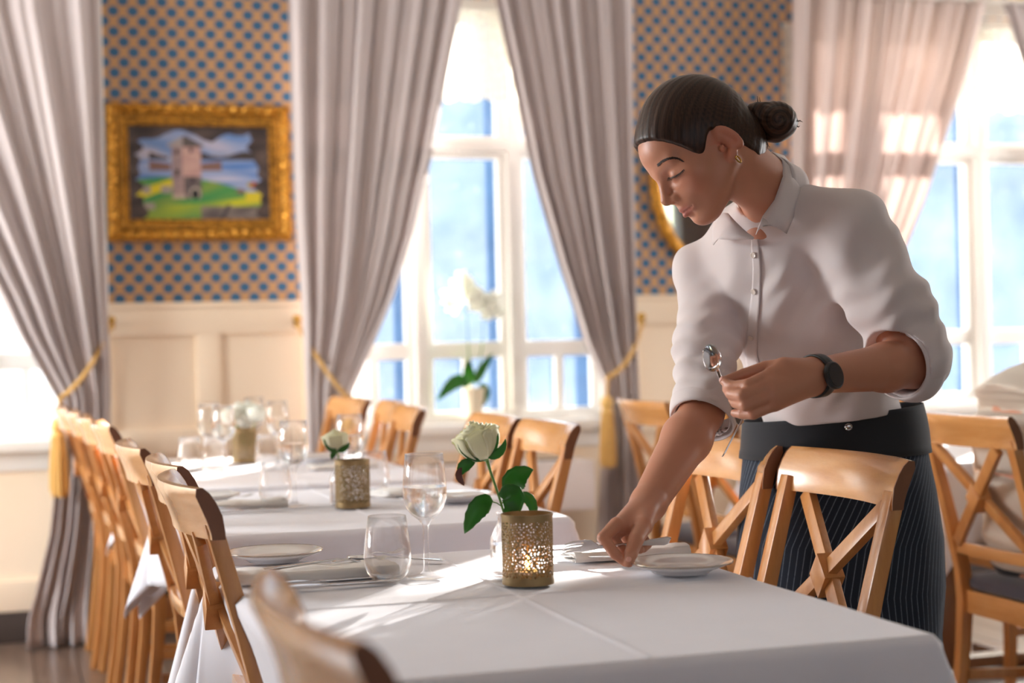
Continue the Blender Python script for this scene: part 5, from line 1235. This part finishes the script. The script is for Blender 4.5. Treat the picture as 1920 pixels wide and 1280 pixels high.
for nm, pr, mt in (('watch_case', [(0, 0), (.0215, 0), (.0228, .002), (.0228, .007), (.0215, .009), (.0200, .0092), (.020, .0085), (0, .0085)], M['watch']), ('watch_face', [(0, .0086), (.0198, .0086), (.019, .0098), (0, .0102)], M['watch_glass'])):
    b = MB().lathe(pr, 40); b.v = [tuple(Vector(sw * .0315) + q @ Vector(p)) for p in b.v]; b.build(nm, mt, wt, smooth=True, angle=40)
M['nail'] = plain('finger_nail', srgb(226, 170, 152), .2)
for (x, y, d), n__ in (((1179, 1048, 2.63), (0, .6, 1)), ((1352, 710, 2.655), (0, .4, 1))):
    h = SK.hit(x, y, .0004)
    if h is not None: q = Vector((0, 0, 1)).rotation_difference(SK.nrm(x, y)); b = MB().ball((0, 0, 0), (.0052, .0045, .0012), 14, 8); b.v = [tuple(Vector(W_(h)) + q @ Vector(p)) for p in b.v]; b.build('finger_nail', M['nail'], wm, smooth=True)
# what she holds
def along_axis(o, a, b, roll=0.0):                                       # lay a piece of cutlery (local +x) from a to b
    a, b = Vector(a), Vector(b); d = (b - a).normalized(); z = Vector(Bv); y = z.cross(d).normalized(); z = d.cross(y)
    mt = Matrix((d, y, z)).transposed().to_4x4() @ Matrix.Rotation(roll, 4, 'X'); mt.translation = (a + b) / 2; o.matrix_world = mt; return o
sp = cut('table_spoon', (0, 0, 0), 0, 'steel spoon held upright in the left hand of the waitress'); along_axis(sp, atd(1392, 796, 2.735), atd(1328, 646, 2.640), 3.4); sp.scale = (.84,) * 3
sp2 = cut('table_spoon', (0, 0, 0), 0, 'second spoon held by the waitress, its dark handle hanging below her little finger'); along_axis(sp2, atd(1358, 842, 2.67), atd(1425, 700, 2.70), 1.5); sp2.scale = (.78,) * 3
fk = cut('table_fork', (0, 0, 0), 0, 'steel fork pinched between thumb and forefinger of the waitress'); along_axis(fk, atd(1243, 1011, 2.72), atd(1066, 1022, 2.625), -.55)
# --- the person in beige, seated with their back to us
sc = V3(2.64, 3.62, 0); g = lambda x, y, z: sc + V3(x, y, z)
def sitter(grow, parts):
    b = Solid(grid_axis(2.20, 3.30, .0075), grid_axis(3.24, 4.0, .0075), grid_axis(-.01, 1.42, .0075))
    if 'torso' in parts:
        b.rings([g(-.095, 0, .50), g(-.12, 0, .62), g(-.145, 0, .76), g(-.13, 0, .90), g(-.08, 0, .97)], V3(0, 1, 0), V3(1, 0, 0), [(.165, .11), (.155, .105), (.17, .11), (.185, .115), (.13, .08)], .04, grow)
        for q in (-1, 1): b.cone(g(-.10, 0, .98), g(-.07, q * .185, .945), .06 + grow, .06 + grow, .03).cone(g(-.07, q * .195, .94), g(.10, q * .25, .76), .055 + grow, .046 + grow, .02)
    if 'arms' in parts:
        for q in (-1, 1):
            b.cone(g(.10, q * .25, .76), g(.30, q * .12, .79), .040, .028, .015).cone(g(.30, q * .12, .79), g(.37, q * .08, .79), .026, .030, .015)
            for k in range(4): b.cone(g(.37, q * .08 + (k - 1.5) * .018, .792), g(.43, q * .06 + (k - 1.5) * .018, .786), .010, .008, .004)
            b.cone(g(.34, q * .05, .795), g(.39, q * .025, .79), .012, .009, .006)
    if 'legs' in parts:
        for q in (-1, 1): b.cone(g(-.10, q * .085, .56), g(.30, q * .10, .545), .09 + grow, .068 + grow, .03).cone(g(.30, q * .10, .535), g(.26, q * .10, .10), .062 + grow, .042 + grow, .02)
        b.ball(g(-.08, 0, .575), (.112 + grow, .150 + grow, .085 + grow), None, .03)
    if 'head' in parts:
        b.cone(g(-.06, 0, .99), g(.0, 0, 1.10), .056, .052, .03).ball(g(.02, 0, 1.21), (.095, .075, .105), None, .02).ball(g(.06, 0, 1.165), (.055, .055, .07), None, .02)
        b.cone(g(.115, 0, 1.20), g(.13, 0, 1.175), .009, .011, .01)
        for q in (-1, 1): b.ball(g(.015, q * .076, 1.19), (.016, .008, .03), None, .006)
        for q in (-1, 1): b.cone(g(.26, q * .10, .06), g(.40, q * .10, .035), .04, .034, .02)
    return b
p2 = tag(empty('person', tuple(sc)), 'person in a creased beige shirt seated with their back to the camera', 'person')
b = sitter(-.042, ('torso', 'arms', 'legs', 'head')); bp, bf = b.mesh(); link_np('body', bp, bf, M['skin'], p2, lambda P: np.tile(np.array(srgb(206, 152, 124)), (len(P), 1)), 2, sc)
M['beige'] = cloth('creased_beige_linen', srgb(214, 202, 188), .05, 600, .9, .1)
b = sitter(.008, ('torso',)); X, Y, Z = np.meshgrid(*b.ax, indexing='ij', sparse=True)
b.F += .6 * (.0035 * np.sin(Z * 48 + 14 * Y + 2 * np.sin(Y * 18) + 6 * X) * (.5 + .5 * np.sin(Z * 9 + 1.2)) + .002 * np.sin(Z * 95 - 30 * Y) + .0025 * np.sin(Y * 40 + Z * 22)).astype(np.float32)
b.cone(g(-.06, 0, 1.03), g(-.02, 0, 1.15), .062, .07, .006, 'cut'); b.F = np.maximum(b.F, (.515 - Z).astype(np.float32))
bp, bf = b.mesh(); link_np('shirt', bp, bf, M['beige'], p2, None, 1, sc)
P = [[tuple(V3(-.045, 0, 1.0) + V3(.064 * math.cos(a), .068 * math.sin(a), .015 + .03 * i / 3 - .012 * math.cos(a))) for a in [2 * PI * k / 30 for k in range(31)]] for i in range(4)]
MB().grid(P).build('collar', M['beige'], p2, smooth=True, solid=.003, angle=0)
b = sitter(.010, ('legs',)); b.F = np.maximum(b.F, (.06 - b.ax[2])[None, None, :]); bp, bf = b.mesh(); link_np('trousers', bp, bf, M['navy'], p2, None, 1, sc)
b = Solid(grid_axis(2.5, 2.8, .006), grid_axis(3.5, 3.75, .006), grid_axis(1.06, 1.36, .006)); b.ball(g(.012, 0, 1.222), (.103, .084, .108), None, .01); b.ball(g(.10, 0, 1.15), (.09, .09, .10), None, .02, 'cut'); bp, bf = b.mesh(); link_np('hair', bp, bf, M['hair_plain'], p2, None, 1, sc)
for q in (-1, 1):
    b = Solid(grid_axis(2.8, 3.12, .008), grid_axis(3.62 + q * .10 - .08, 3.62 + q * .10 + .08, .008), grid_axis(-.01, .14, .008)); b.cone(g(.26, q * .10, .055), g(.40, q * .10, .04), .048, .04, .02); b.F = np.maximum(b.F, (.002 - b.ax[2])[None, None, :]); bp, bf = b.mesh(); link_np('shoe', bp, bf, M['navy'], p2, None, 1, sc)
